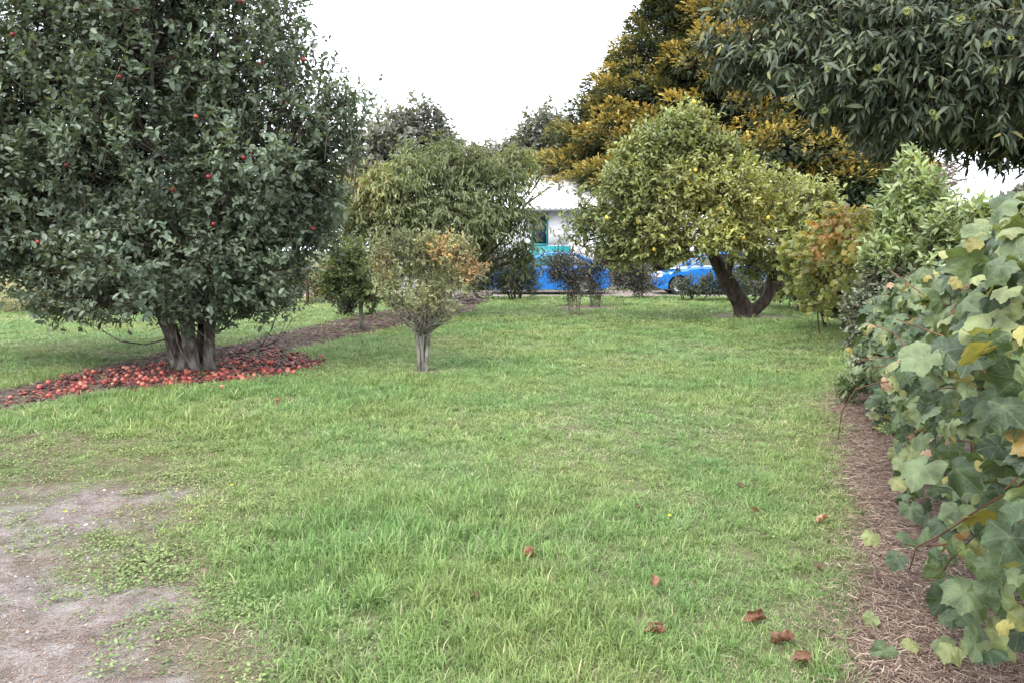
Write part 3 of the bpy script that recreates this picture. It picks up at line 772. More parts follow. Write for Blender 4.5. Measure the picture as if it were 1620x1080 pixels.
# roof: corrugated metal in two slopes
rz = P(850, 281, HY + 3.5).z
ox0, ox1 = hx0 - 0.4, hx1 + 0.4
nx = int((ox1 - ox0) / 0.05)
xs = np.linspace(ox0, ox1, nx); wav = 0.018 * np.sin(xs / 0.2 * 6.283)
def slope(y0, z0, y1, z1):
    V = np.concatenate([np.stack([xs, np.full(nx, y0), z0 + wav], 1), np.stack([xs, np.full(nx, y1), z1 + wav], 1)])
    i = np.arange(nx - 1); F = np.stack([i, i + 1, i + 1 + nx, i + nx], 1)
    return fast_mesh('roof', V, F)
link('roof', slope(HY - 0.5, ez, HY + 3.5, rz), house, M['roof'])
link('roof', slope(HY + 7.5, ez, HY + 3.5, rz), house, M['roof'])
box('ridge_cap', ox0, ox1, HY + 3.35, HY + 3.65, rz + 0.015, rz + 0.06, M['roof'], house)
box('gutter', ox0, ox1, HY - 0.6, HY - 0.45, ez - 0.12, ez - 0.02, M['fascia'], house)
def gable(x):
    me = fast_mesh('gable', [(x, HY, ez + 0.05), (x, HY + 7, ez + 0.05), (x, HY + 3.5, rz - 0.03)], np.array([(0, 1, 2)]))
    return link('gable', me, house, M['white_paint'])
gable(hx0); gable(hx1)
zz = lambda py: P(850, py, HY).z
win = box('window', wx0, P(866, 0, HY).x, HY - 0.03, HY + 0.02, zz(386), zz(338), M['window_glass'], house)
fx = [wx0 - 0.04, P(866, 0, HY).x]
for xa in fx: box('window_frame', xa, xa + 0.07, HY - 0.07, HY - 0.0301, zz(386), zz(338), M['teal'], win)
box('window_frame', fx[0], fx[1] + 0.07, HY - 0.074, HY - 0.031, zz(386) - 0.06, zz(386), M['teal'], win)
box('shutter', P(866, 0, HY).x + 0.08, wx1, HY - 0.06, HY - 0.026, zz(386), zz(344), M['white_paint'], house)
box('dado_panel', P(838, 0, HY).x, P(905, 0, HY).x, HY - 0.05, HY - 0.0245, 0.1, zz(387) - 0.065, M['teal'], house)
box('corner_trim', P(820, 0, HY).x, P(826, 0, HY).x, HY - 0.09, HY - 0.0247, 0.1, zz(383), M['teal'], house)
box('corner_trim', P(838, 0, HY).x, P(843, 0, HY).x, HY - 0.09, HY - 0.051, 0.1, zz(383), M['teal'], house)
box('doorway', P(846, 0, HY).x, P(856, 0, HY).x, HY - 0.032, HY - 0.0302, zz(352), zz(339), M['fascia'], house)

M['car_blue'] = plain_mat('car_blue', (0.01, 0.15, 0.50), 0.2, spec=0.6, coat=0.8, var=0.03)
M['tyre'] = plain_mat('tyre', (0.02, 0.02, 0.02), 0.8)
M['rim'] = plain_mat('rim', (0.5, 0.5, 0.52), 0.3, metal=0.9)
M['black_trim'] = plain_mat('black_trim', (0.015, 0.015, 0.017), 0.5)
M['lamp_clear'] = plain_mat('lamp_clear', (0.75, 0.76, 0.78), 0.1, spec=0.8)
M['lamp_red'] = plain_mat('lamp_red', (0.4, 0.01, 0.01), 0.15)
M['chrome'] = plain_mat('chrome', (0.75, 0.75, 0.76), 0.15, metal=1.0)

def car(name, label, front_x, y, Lc=4.4, Hc=1.43):
    """a small saloon facing -x"""
    root = empty(name, (front_x + Lc / 2, y, 0), label, 'car', 'blue cars parked in front of the house')
    fx, rx, wr = 0.85, Lc - 0.95, 0.31
    xs_ = sorted(set([round(v, 3) for v in np.linspace(0, Lc, 45)] + [round(c + s * k, 3) for c in (fx, rx) for s in (-1, 1) for k in (0.37, 0.371, 0.33, 0.25, 0.13)]))
    def ztop(x):
        return float(np.interp(x, [0, .05, .3, 1.15, 1.5, 3.3, Lc - .55, Lc - .08, Lc], [.55, .66, .76, .93, .96, .99, .98, .90, .62]))
    def zlow(x):
        z = float(np.interp(x, [0, .1, .4, Lc - .4, Lc - .1, Lc], [.36, .24, .19, .19, .26, .4]))
        for c in (fx, rx):
            d = abs(x - c)
            if d < 0.371: z = max(z, 0.31 + math.sqrt(max(0, 0.371 ** 2 - d * d)))
        return z
    def hw(x): return float(np.interp(x, [0, .12, .5, 1.2, 3.2, Lc - .5, Lc - .1, Lc], [.5, .68, .79, .85, .86, .82, .72, .6]))
    V, F = [], []
    for x in xs_:
        a, b, w = zlow(x), ztop(x), hw(x); b = max(b, a + 0.03); m_ = a + (b - a) * 0.55
        ring = [(-w * .97, a), (-w, m_), (-w * .985, b - .07 if b - a > .2 else b - .01), (-w * .9, b), (0, b + .025), (w * .9, b), (w * .985, b - .07 if b - a > .2 else b - .01), (w, m_), (w * .97, a)]
        for (yy, z) in ring: V.append((front_x + x, y + yy, z))
    n = len(xs_); k = 9
    for i in range(n - 1):
        for j in range(k - 1):
            a = i * k + j; F.append((a, a + 1, a + 1 + k, a + k))
    for (b0, rev) in ((0, True), ((n - 1) * k, False)):
        for j in range(1, k - 1):
            t = (b0, b0 + j, b0 + j + 1, b0 + j + 1); F.append(t)
    q = [f for f in F if f[2] != f[3]]; t = [f[:3] for f in F if f[2] == f[3]]
    body = link('body', fast_mesh('body', V, [np.array(q), np.array(t)], smooth=True), root, M['car_blue'])
    md = body.modifiers.new('edges', 'EDGE_SPLIT'); md.split_angle = R(35)
    # greenhouse: roof skin, pillars, glass
    gx = [1.15, 1.95, 2.2, 2.9, 3.25, 3.95]; gz = [.94, Hc - .06, Hc, Hc - .01, Hc - .06, .98]
    bw_, rw_ = .76, .58
    yy = lambda w: (-w, w)
    roofx = np.linspace(1.9, 3.3, 9); rV, rF = [], []
    for x in roofx:
        z = float(np.interp(x, gx, gz)) + 0.0
        for w, dz in ((-.60, -.035), (-.45, -.005), (0, .012), (.45, -.005), (.60, -.035)): rV.append((front_x + x, y + w, z + dz))
    for i in range(8):
        for j in range(4): a = i * 5 + j; rF.append((a, a + 1, a + 6, a + 5))
    roof = link('roof', fast_mesh('roof', rV, np.array(rF), smooth=True), root, M['car_blue'])
    sm = roof.modifiers.new('thickness', 'SOLIDIFY'); sm.thickness = 0.03
    for s in (-1, 1):
        for (xa, za, xb, zb, r_) in ((1.15, .93, 1.93, Hc - .09, .035), (2.5, .96, 2.52, Hc - .04, .035), (3.95, .97, 3.27, Hc - .09, .06)):
            t_ = Tubes(); t_.add([(front_x + xa, y + s * bw_, za), (front_x + (xa + xb) / 2, y + s * (bw_ + rw_) / 2 * 1.02, (za + zb) / 2 + .015), (front_x + xb, y + s * rw_, zb)], [r_] * 3, 6)
            t_.build('pillar', M['car_blue'] if r_ > .04 or xa < 2 else M['black_trim'], root)
        for (x0, x1, t0, t1) in ((1.32, 2.47, 1.95, 2.47), (2.56, 3.85, 2.56, 3.24)):
            me = fast_mesh('side_window', [(front_x + x0, y + s * (bw_ + .005), .965), (front_x + x1, y + s * (bw_ + .005), .985), (front_x + t1, y + s * (rw_ + .012), Hc - .09), (front_x + t0, y + s * (rw_ + .012), Hc - .09)], np.array([(0, 1, 2, 3)]))
            link('side_window', me, root, M['car_glass'])
        lamp = box('headlight', front_x + .06, front_x + .32, y + s * .62 - .1, y + s * .62 + .1, .60, .70, M['lamp_clear'], root)
        box('tail_light', front_x + Lc - .14, front_x + Lc + .012, y + s * .58 - .12, y + s * .58 + .12, .68, .84, M['lamp_red'], root)
        mr_ = box('mirror', front_x + 1.5, front_x + 1.62, y + s * .92 - .08, y + s * .92 + .08, .97, 1.09, M['car_blue'], root)
        bv = mr_.modifiers.new('bevel', 'BEVEL'); bv.width = 0.03; bv.segments = 2
        for xh in (2.3, 3.3): box('door_handle', front_x + xh, front_x + xh + .16, y + s * .863 - .012, y + s * .863 + .012, .80, .83, M['chrome'], root)
        for cx in (fx, rx):
            # tyre and rim as lathed rings
            def lathe(prof, seg=24):
                V, F = [], []
                for (ax, rr) in prof:
                    for q_ in range(seg):
                        a = q_ * 6.2832 / seg; V.append((front_x + cx + rr * math.cos(a), y + s * (.80 - ax), .31 + rr * math.sin(a)))
                for i in range(len(prof) - 1):
                    for q_ in range(seg): F.append((i * seg + q_, i * seg + (q_ + 1) % seg, (i + 1) * seg + (q_ + 1) % seg, (i + 1) * seg + q_))
                return V, np.array(F)
            V_, F_ = lathe([(.0, .2), (-.02, .24), (-.01, .29), (.03, .308), (.15, .308), (.2, .28), (.2, .2)])
            ty = link('wheel', fast_mesh('wheel', V_, F_, smooth=True), root, M['tyre'])
            V_, F_ = lathe([(.02, .001), (.0, .05), (.035, .08), (.03, .17), (.0, .2), (.04, .205)])
            link('rim', fast_mesh('rim', V_, F_, smooth=True), ty, M['rim']).matrix_parent_inverse = Matrix.Identity(4)
    ws = fast_mesh('windscreen', [(front_x + 1.16, y - .72, .945), (front_x + 1.16, y + .72, .945), (front_x + 1.93, y + .55, Hc - .07), (front_x + 1.93, y - .55, Hc - .07)], np.array([(0, 1, 2, 3)]))
    link('windscreen', ws, root, M['car_glass'])
    rw = fast_mesh('rear_window', [(front_x + 3.93, y - .70, .985), (front_x + 3.93, y + .70, .985), (front_x + 3.28, y + .54, Hc - .07), (front_x + 3.28, y - .54, Hc - .07)], np.array([(0, 1, 2, 3)]))
    link('rear_window', rw, root, M['car_glass'])
    box('underbody', front_x + .15, front_x + Lc - .2, y - .6, y + .6, .20, .45, M['black_trim'], root)
    box('grille', front_x - .012, front_x + .08, y - .42, y + .42, .5, .6, M['black_trim'], root)
    box('number_plate', front_x + Lc - .01, front_x + Lc + .02, y - .26, y + .26, .5, .62, M['white_paint'], root)
    return root
CY = 27.2
car('blue_car', 'bright blue saloon car by the teal window, half hidden behind shrubs', P(768, 430, CY).x, CY)
car('blue_car', 'bright blue car glimpsed beyond the leaning trunk of the lemon tree', P(1028, 430, CY).x, CY - 0.1)

# ------------------------------------------------------------------ far trees
FAR = leaf_mat('foliage_far', [(0, (0.12, 0.13, 0.115)), (0.5, (0.20, 0.215, 0.185)), (1, (0.30, 0.315, 0.275))], trans=0.4, nscale=0.3)  # leaf colours greyed and paled to stand in for haze over distance
def far_tree(name, label, cl, base, n=500, L=0.26, mat=FAR, r=0.25, grp='grey green trees beyond the house'):
    return mk_plant(name, label, 'tree', base, cl, n, 9, L, L * 0.55, mat, bark=M['bark_dark'], fork=(base[0], base[1], cl[0][0].z * 0.6), trunk_r=r, limb_r=r * 0.6,
                    shell=0.3, tlen=(0.5, 1.0), twig_r=0.012, every=2, nup=0.7, jit=0.6, group=grp)
b = P(645, 400, 46); far_tree('far_tree', 'rounded grey green tree rising behind the left half of the peach tree', [E(615, 220, 46, 48, 48), E(660, 195, 46, 42, 36), E(585, 250, 46, 45, 55), E(690, 235, 46, 36, 50), E(560, 300, 46, 45, 60), E(640, 280, 46, 90, 70), E(720, 280, 46, 45, 50)], (b.x, b.y), 1700)
b = P(850, 400, 48); far_tree('far_tree', 'grey green tree behind the golden conifer and house roof', [E(862, 205, 48, 30, 36), E(828, 235, 48, 28, 36), E(880, 230, 48, 40, 50), E(790, 255, 48, 30, 32), E(755, 268, 48, 36, 36), E(820, 280, 48, 70, 40)], (b.x, b.y), 1300)
b = P(1600, 400, 75); far_tree('far_tree', 'distant dark tree low on the skyline at the right edge', [E(1598, 326, 75, 26, 14), E(1640, 312, 75, 40, 24), E(1565, 338, 75, 22, 10)], (b.x, b.y), 500, L=0.5)
b = P(1700, 400, 78); far_tree('far_tree', 'distant dark tree beyond the vine hedge', [E(1700, 330, 78, 40, 34), E(1500, 348, 78, 60, 14)], (b.x, b.y), 400, L=0.5)
b = P(60, 400, 60); far_tree('far_tree', 'far tree standing behind the tall pale grass', [E(40, 330, 60, 120, 70), E(-100, 340, 60, 100, 60), E(180, 350, 60, 90, 60)], (b.x, b.y), 900, L=0.4)
b = P(470, 400, 62); far_tree('far_tree', 'far tree behind the apple tree beside the house', [E(450, 330, 62, 70, 60), E(520, 350, 62, 40, 40)], (b.x, b.y), 600, L=0.4)

# ------------------------------------------------------------------ conifers
GOLD = leaf_mat('foliage_gold', [(0, (0.022, 0.034, 0.022)), (0.3, (0.055, 0.068, 0.034)), (0.48, (0.125, 0.128, 0.05)), (0.66, (0.255, 0.22, 0.07)), (1, (0.46, 0.345, 0.10))], trans=0.2, rough=0.7, spec=0.2, nscale=0.35, var=0.25)
GREENC = leaf_mat('foliage_cypress', [(0, (0.022, 0.035, 0.022)), (0.6, (0.045, 0.07, 0.035)), (1, (0.10, 0.115, 0.05))], trans=0.15, rough=0.7, spec=0.2, nscale=0.4)
def conifer(name, label, px, depth, apex_py, rad_px, base_py, nlev, mat, gold, n_spray, sz=0.3, flat=0.66, pw=0.8):
    k = depth / FPX; b = P(px, 400, depth); top = P(px, apex_py, depth).z; bot = P(px, base_py, depth).z; Rm = rad_px * k
    root = empty(name, (b.x, b.y, 0), label, 'tree')
    t = Tubes(); t.add([(b.x, b.y, -0.05), (b.x, b.y, top * 0.3), (b.x + .1, b.y, top * 0.7), (b.x, b.y, top * 0.97)], [0.4, 0.33, 0.18, 0.03], 8, 0.1)
    cl = []
    for i in range(nlev):
        f = (i + rng.random()) / nlev; z = bot + (top - bot) * f
        r = Rm * (1 - f) ** pw * rng.uniform(0.88, 1.07)
        m_ = max(3, int(2 + 6.283 * r / 1.05))
        for j in range(m_):
            a = j * 6.283 / m_ + rng.random() * 1.0; rr = max(0.15, r * rng.uniform(0.8, 1.05) - 0.5)
            if math.sin(a) > 0.75: continue
            c = Vector((b.x + rr * math.cos(a), b.y + rr * math.sin(a), z + rng.normal(0, 0.25)))
            s = rng.uniform(0.55, 1.05) * (0.6 + 0.4 * (1 - f))
            cl.append((c, s, s, s * flat, 1.0))
            t.curve((b.x, b.y, max(0.3, z - 0.3)), c, 0.06, 0.02, 0.05, 4, 4)
    t.build('trunk', M['bark_dark'], root)
    n = n_spray; w = np.array([c[1] ** 2 for c in cl]); w /= w.sum()
    wh = rng.choice(len(cl), n, p=w); cen = np.array([tuple(c[0]) for c in cl])[wh]; rad = np.array([(c[1], c[2], c[3]) for c in cl])[wh]
    d = nrm(rng.normal(size=(n, 3))); f = 0.45 + 0.55 * rng.random(n) ** 0.6
    inn = rng.random(n) < 0.30; axis = np.stack([np.full(n, b.x), np.full(n, b.y), cen[:, 2] + 0.3], 1)
    cen = np.where(inn[:, None], axis + (cen - axis) * rng.uniform(.35, .8, (n, 1)), cen)
    p = cen + d * rad * f[:, None]
    axd = nrm(np.stack([cen[:, 0] - b.x, cen[:, 1] - b.y, np.zeros(n)], 1))
    a = nrm(axd * 0.7 + d * 0.8 + rng.normal(size=(n, 3)) * 0.35 + np.array([0, 0, 0.05]))
    nn = nrm(np.array([0, 0, 1.0]) + rng.normal(size=(n, 3)) * 0.4 + axd * 0.3)
    Ls = sz * rng.uniform(0.6, 1.3, n)
    cg = gold(np.array([tuple(c[0]) for c in cl]))[wh]           # per-branch gold amount
    tip = np.clip(d[:, 2] * 0.6 + 0.4, 0, 1) * f                      # golden young growth sits on the outer upper shoots
    rnd = np.clip(0.14 + cg * tip * 1.3 * np.where(inn, .3, 1) + rng.normal(0, 0.10, n), 0, 1)
    cr = link('crown', leaves_mesh('crown', p, a, nn, Ls, Ls * 0.55, rnd, T_SPRAY), root, mat); cr['kind'] = 'stuff'
    return root
nz3 = lambda c, s: vnoise(c[:, 0] * 0.45 + s, c[:, 2] * 0.55 + c[:, 1] * 0.2, s)
conifer('golden_conifer', 'tall golden green conifer rising behind the lemon tree', 1045, 36, -70, 235, 330, 25, GOLD,
        lambda c: np.clip(0.30 + 0.6 * sstep(0.45, 0.85, nz3(c, 4)) - 0.25 * sstep(0.5, 3.5, c[:, 0] - P(1000, 0, 37).x) + 0.35 * sstep(8.5, 4.5, c[:, 2]) * (c[:, 0] < P(980, 0, 37).x), 0.1, 1), 120000, 0.20, pw=1.0)
conifer('orange_conifer', 'bright orange gold conifer squeezed between the dark trees', 1195, 33.5, -190, 270, 330, 19, GOLD,
        lambda c: np.clip(0.45 + 0.8 * sstep(0.3, 0.65, nz3(c, 9)) + 0.45 * (c[:, 0] < P(1160, 0, 33).x) + 0.4 * (np.abs(c[:, 2] - 7.5) < 1.6), 0.15, 1.2), 62000, 0.24)
conifer('dark_conifer', 'dark bluish conifer behind the top of the golden conifer', 1150, 44, -190, 190, 250, 16, GREENC, lambda c: np.full(len(c), 0.5), 22000, 0.36)
conifer('cypress_tree', 'dark green cypress below the overhanging chestnut boughs', 1325, 29, 90, 110, 345, 12, GREENC, lambda c: 0.4 + 0.5 * nz3(c, 3), 17000, 0.28, 0.7)

# ------------------------------------------------------------------ peach tree
PEACH = leaf_mat('foliage_peach', [(0, (0.08, 0.10, 0.05)), (0.4, (0.15, 0.18, 0.085)), (0.7, (0.235, 0.25, 0.115)), (0.9, (0.32, 0.26, 0.10)), (1, (0.38, 0.24, 0.11))], trans=0.35, nscale=0.5)
pb = P(690, 0, 18.0)
peach_cl = [E(640, 300, 17.5, 60, 55), E(595, 300, 17.5, 50, 45), E(700, 270, 18, 75, 55), E(775, 300, 18, 70, 50), E(815, 262, 18.5, 40, 34), E(580, 370, 17.5, 42, 60), E(640, 370, 17.5, 60, 60),
            E(720, 350, 17.5, 75, 60), E(780, 345, 18, 50, 32), E(830, 345, 18, 32, 22), E(728, 412, 18, 32, 40, w=0.7), E(690, 415, 18, 60, 40), E(818, 400, 18, 14, 30, w=0.6), E(862, 268, 18.5, 16, 10, w=0.4), E(645, 232, 18, 18, 18, w=.4), E(755, 245, 18, 26, 16, w=.4), E(865, 300, 18.3, 20, 14, w=.4), E(560, 280, 17.6, 22, 26, w=.4), E(560, 340, 17.4, 24, 40, w=.6), E(840, 400, 18, 10, 22, w=.6)]
mk_plant('peach_tree', 'olive green peach tree with drooping narrow leaves in front of the house', 'tree', (pb.x, 18), peach_cl, 4000, 9, 0.13, 0.036, PEACH, T=T_OVAL, bark=M['bark_dark'],
         fork=(pb.x, 18, 0.7), trunk_r=0.10, limb_r=0.05, shell=0.3, up=0.0, out=0.8, tlen=(0.3, 0.6), ang=0.7, droop=0.75, nup=0.4, sag=0.45, jit=0.5, every=2, holes=.5, hf=1.5,
         tone=lambda p, w: np.clip(0.30 + 0.4 * sstep(-1.6, -3.3, p[:, 0]) * (p[:, 2] > 2.3) + 0.25 * (vnoise(p[:, 0] * 1.3, p[:, 2] * 1.3, 2) - 0.5) * 2, 0, 1), tone_k=0.6)

# ------------------------------------------------------------------ lemon tree
LEMONM = leaf_mat('foliage_lemon', [(0, (0.08, 0.11, 0.045)), (0.35, (0.18, 0.22, 0.085)), (0.6, (0.31, 0.345, 0.13)), (0.82, (0.46, 0.45, 0.135)), (1, (0.58, 0.50, 0.10))], trans=0.3, rough=0.4, spec=0.5, nscale=0.7)
lemon_cl = [E(1080, 215, 17, 48, 48), E(1040, 245, 17, 60, 45), E(1120, 255, 17, 60, 50), E(1000, 285, 16.8, 50, 40), E(1060, 300, 16.6, 75, 50), E(1150, 300, 16.5, 70, 50), E(1220, 310, 17, 65, 48),
            E(1275, 325, 17.4, 50, 45), E(962, 335, 17.2, 38, 34, w=0.8), E(1000, 345, 16.8, 55, 42), E(1075, 365, 16.3, 60, 38), E(1160, 365, 16.4, 60, 38), E(1240, 375, 17, 58, 40), E(1060, 400, 16.4, 30, 16),
            E(925, 370, 17.6, 42, 24, w=0.5), E(930, 345, 17.5, 34, 22, w=0.4), E(925, 312, 17.4, 22, 20, w=.2), E(1000, 250, 17.2, 30, 24, w=.35), E(1165, 262, 17, 30, 22, w=.4), E(1310, 335, 17.4, 26, 24, w=.4), E(1020, 395, 16.6, 34, 18, w=.5), E(975, 395, 17.4, 42, 26, w=1.0), E(1195, 415, 17.2, 35, 25, w=0.5), E(1300, 370, 17.6, 35, 38), E(1260, 420, 17.6, 45, 25, w=0.6), E(1025, 215, 17.4, 24, 26, w=.25)]
def lemon_tone(p, w):
    py = 395 - (p[:, 2] - CAM_H) * FPX / p[:, 1]; px = 810 + p[:, 0] * FPX / p[:, 1]
    t = 0.47 + 0.48 * np.exp(-((px - 1150) / 130) ** 2 - ((py - 330) / 60) ** 2) + 0.18 * np.exp(-((px - 1060) / 80) ** 2 - ((py - 395) / 25) ** 2) - 0.22 * sstep(1000, 930, px)
    return np.clip(t + 0.35 * (vnoise(p[:, 0] * 1.6, p[:, 2] * 1.6 + p[:, 1], 8) - 0.5), 0, 1)
lemon = empty('lemon_tree', (LEMON.x, LEMON.y, 0), 'leaning lemon tree with bright yellow green crown and yellow fruit', 'tree')
tb = Tubes(); k = LEMON.y / FPX
def lp(px, py, dy=0.0): return P(px, py, LEMON.y + dy)
tb.rough([lp(1180, 506), lp(1178, 494), lp(1172, 478), lp(1160, 460), lp(1148, 440), lp(1134, 415), lp(1122, 395, -.1), lp(1110, 360, -.2), lp(1090, 310, -.2), lp(1080, 250)], [.30, .23, .20, .18, .165, .14, .12, .09, .06, .03], 12, 0.12, .1)
tb.rough([lp(1178, 496), lp(1196, 488, -.05), lp(1210, 476, -.1), lp(1218, 462, -.1), lp(1221, 440), lp(1224, 415), lp(1232, 380), lp(1245, 330)], [.17, .15, .14, .13, .11, .10, .075, .04], 10, 0.12, .1)
tb.add([lp(1160, 458), lp(1150, 435, .1), lp(1160, 400, .2), lp(1175, 360, .2), lp(1180, 310, .2)], [.11, .10, .08, .06, .03], 8, 0.1)
tb.add([lp(1120, 392), lp(1070, 372, -.2), lp(1010, 350, -.2), lp(950, 335)], [.08, .06, .045, .02], 7, 0.1)
tb.add([lp(1226, 405), lp(1262, 390, .2), lp(1290, 372, .4)], [.06, .05, .025], 7, 0.1)
brt = Tubes()
for c in lemon_cl:
    for j in range(6):
        v = nrm(rng.normal(size=(1, 3)))[0]; a_ = Vector(c[0]); brt.curve(a_ + Vector((0, 0.2, -0.3)), a_ + Vector((v[0] * c[1], v[1] * c[2], v[2] * c[3])) * 0.9, 0.02, 0.006, 0.15, 4, 4)
    s0 = min([lp(1110, 360, -.2), lp(1090, 310, -.2), lp(1232, 380), lp(1175, 360, .2), lp(1010, 350, -.2)], key=lambda q_: (q_ - Vector(c[0])).length)
    brt.curve(s0, Vector(c[0]) + Vector((0, 0.1, -0.15)), 0.045, 0.02, 0.12, 5, 5)
tb.build('trunk', M['bark_dark'], lemon); brt.build('branches', M['bark_dark'], lemon)['kind'] = 'stuff'
p, d, tl, f, which = clump_twigs(lemon_cl, 7000, 0.3, 0.9, 0.35, 0.6, (0.15, 0.6), holes=.6, hf=1.7)
lv = twig_leaves(p, d, tl, 9, 0.10, 0.05, 0.85, 0.1, 0.8, 0.1, 0.3, 0.5, lemon_tone(p, which), 0.65)
link('crown', leaves_mesh('crown', *lv, T_OVAL), lemon, LEMONM)['kind'] = 'stuff'
V, F = twig_tubes(p, d, tl, 0.1, 0.005, 1); link('twigs', fast_mesh('twigs', V, F), lemon, M['twig'])['kind'] = 'stuff'
M['lemon_skin'] = plain_mat('lemon_skin', (0.62, 0.45, 0.05), 0.45, var=0.12)
def fruit_mesh(name, r, sz=1.0, seg=8, rings=6, dip=0.0, tip=0.0):
    V, F = [], []
    for i in range(rings + 1):
        th = math.pi * i / rings; rr = r * math.sin(th); z = r * sz * math.cos(th)
        if dip and i in (0, rings): z -= math.copysign(dip * r, z)
        if tip and i in (0, rings): z += math.copysign(tip * r, z)
        for q_ in range(seg): V.append((rr * math.cos(q_ * 6.2832 / seg), rr * math.sin(q_ * 6.2832 / seg), z))
    for i in range(rings):
        for q_ in range(seg): F.append((i * seg + q_, (i + 1) * seg + q_, (i + 1) * seg + (q_ + 1) % seg, i * seg + (q_ + 1) % seg))
    return fast_mesh(name, V, np.array(F), smooth=True)
lm = fruit_mesh('lemon', 0.036, 1.2, tip=0.25); lm.materials.append(M['lemon_skin'])
def hang(root, name, me, pts, s=(0.85, 1.15)):
    inv = Matrix.Translation(-Vector(root.location))
    for q_ in pts:
        o = bpy.data.objects.new(name, me); C.objects.link(o); o.parent = root; o.matrix_parent_inverse = inv
        o.location = q_; o.rotation_euler = (random.uniform(-.5, .5), random.uniform(-.5, .5), random.uniform(0, 6)); f_ = random.uniform(*s); o.scale = (f_, f_, f_)
lp_ = []
for (px, py) in [(1098, 162), (1176, 377), (1010, 352), (1075, 385), (1140, 330), (1215, 345), (1100, 270), (960, 345), (1190, 300), (1035, 395)]:
    lp_.append(P(px, py, 16.0 + random.uniform(-.2, .4)))
hang(lemon, 'lemon', lm, lp_)

# ------------------------------------------------------------------ shrubs in the middle distance
SHRUBD = leaf_mat('foliage_dark_shrub', [(0, (0.03, 0.04, 0.028)), (0.5, (0.06, 0.075, 0.045)), (1, (0.12, 0.13, 0.085))], trans=0.2, nscale=1.5)
SHRUBP = leaf_mat('foliage_purple_shrub', [(0, (0.045, 0.042, 0.04)), (0.5, (0.085, 0.085, 0.07)), (1, (0.15, 0.15, 0.12))], trans=0.2, nscale=1.5)
kw = dict(bark=M['twig_grey'], stems=9, spread=0.11, trunk_r=0.009, limb_r=0.009, shell=0.15, up=0.6, tlen=(0.2, 0.5), ang=0.8, nup=0.5, jit=0.6, twig_r=0.004, every=1, sub=8)
mk_plant('shrub', 'thin twiggy shrub nearest in the lawn in front of the blue car', 'shrub', (TW1.x, TW1.y), [E(888, 412, 18, 34, 18), E(905, 440, 18, 30, 24), E(880, 432, 18, 24, 18), E(905, 465, 18, 14, 16, w=.6)], 420, 8, 0.05, 0.024, SHRUBP, fork=(TW1.x, TW1.y, 0.55), **kw)
mk_plant('shrub', 'vase shaped twiggy shrub on the brown soil patch before the blue car', 'shrub', (TW2.x, TW2.y), [E(930, 425, 20.6, 32, 28), E(958, 412, 20.6, 28, 24), E(938, 450, 20.6, 26, 20), E(945, 468, 20.6, 12, 14, w=.5)], 380, 8, 0.055, 0.026, SHRUBP, fork=(TW2.x, TW2.y, 0.5), **kw)
mk_plant('shrub', 'dense purple grey shrub between the two blue cars', 'shrub', (TW3.x, TW3.y), [E(1005, 420, 24.2, 36, 36), E(983, 438, 24.2, 26, 26), E(1012, 448, 24.2, 34, 20)], 760, 9, 0.06, 0.03, SHRUBP, fork=(TW3.x, TW3.y, 0.4), **kw)
b = P(815, 0, 23.5)
mk_plant('shrub', 'rounded dark shrub with fine leaves at the left end of the blue car', 'shrub', (b.x, 23.5), [E(812, 432, 23.5, 36, 38), E(780, 432, 23.5, 36, 38), E(836, 446, 23.5, 20, 26), E(770, 408, 23.6, 26, 30), E(755, 440, 23.6, 30, 32)], 1700, 10, 0.07, 0.016, SHRUBD,
         fork=(b.x, 23.5, 0.3), bark=M['bark_dark'], stems=5, spread=0.15, trunk_r=0.03, limb_r=0.02, shell=0.3, up=0.6, tlen=(0.2, 0.4), ang=0.5, nup=0.4, jit=0.5, every=2, zmin=0.02)
b = P(1100, 0, 23.2)
mk_plant('shrub', 'low dark green shrub under the lemon tree before the second car', 'shrub', (b.x, 23.2), [E(1095, 452, 23.2, 34, 16), E(1130, 450, 23.2, 32, 18), E(1160, 445, 23.2, 30, 22)], 520, 9, 0.07, 0.035, SHRUBD,
         fork=(b.x, 23.2, 0.2), bark=M['bark_dark'], stems=4, spread=0.15, trunk_r=0.02, limb_r=0.015, shell=0.3, up=0.5, tlen=(0.15, 0.3), nup=0.6, jit=0.5, every=3, zmin=0.0)
b = P(1300, 0, 19.5)
mk_plant('shrub', 'dark shady shrub behind the right stem of the lemon tree', 'shrub', (b.x, 19.5), [E(1240, 440, 20, 40, 36), E(1285, 440, 19.5, 50, 42), E(1335, 435, 19, 45, 42), E(1380, 420, 19, 45, 50), E(1200, 450, 21, 40, 24)], 1500, 9, 0.08, 0.04, SHRUBD,
         fork=(b.x, 19.5, 0.3), bark=M['bark_dark'], stems=5, spread=0.2, trunk_r=0.03, limb_r=0.025, shell=0.3, up=0.4, tlen=(0.2, 0.35), nup=0.6, jit=0.5, every=3, zmin=0.02)

b = P(1345, 0, 15.0)
mk_plant('shrub', 'dark evergreen shrub filling the foot of the autumn vine', 'shrub', (b.x, 15.0), [E(1310, 455, 15.6, 40, 34), E(1345, 455, 15, 45, 42), E(1385, 460, 14.2, 42, 48), E(1290, 470, 15.8, 26, 22), E(1330, 480, 15, 34, 24), E(1375, 490, 13.6, 30, 30)], 1500, 9, 0.06, 0.03, SHRUBD,
         fork=(b.x, 15.0, 0.3), bark=M['bark_dark'], stems=4, spread=0.2, trunk_r=0.03, limb_r=0.02, shell=0.3, up=0.4, tlen=(0.15, 0.3), nup=0.6, jit=0.5, every=3, zmin=0.02)

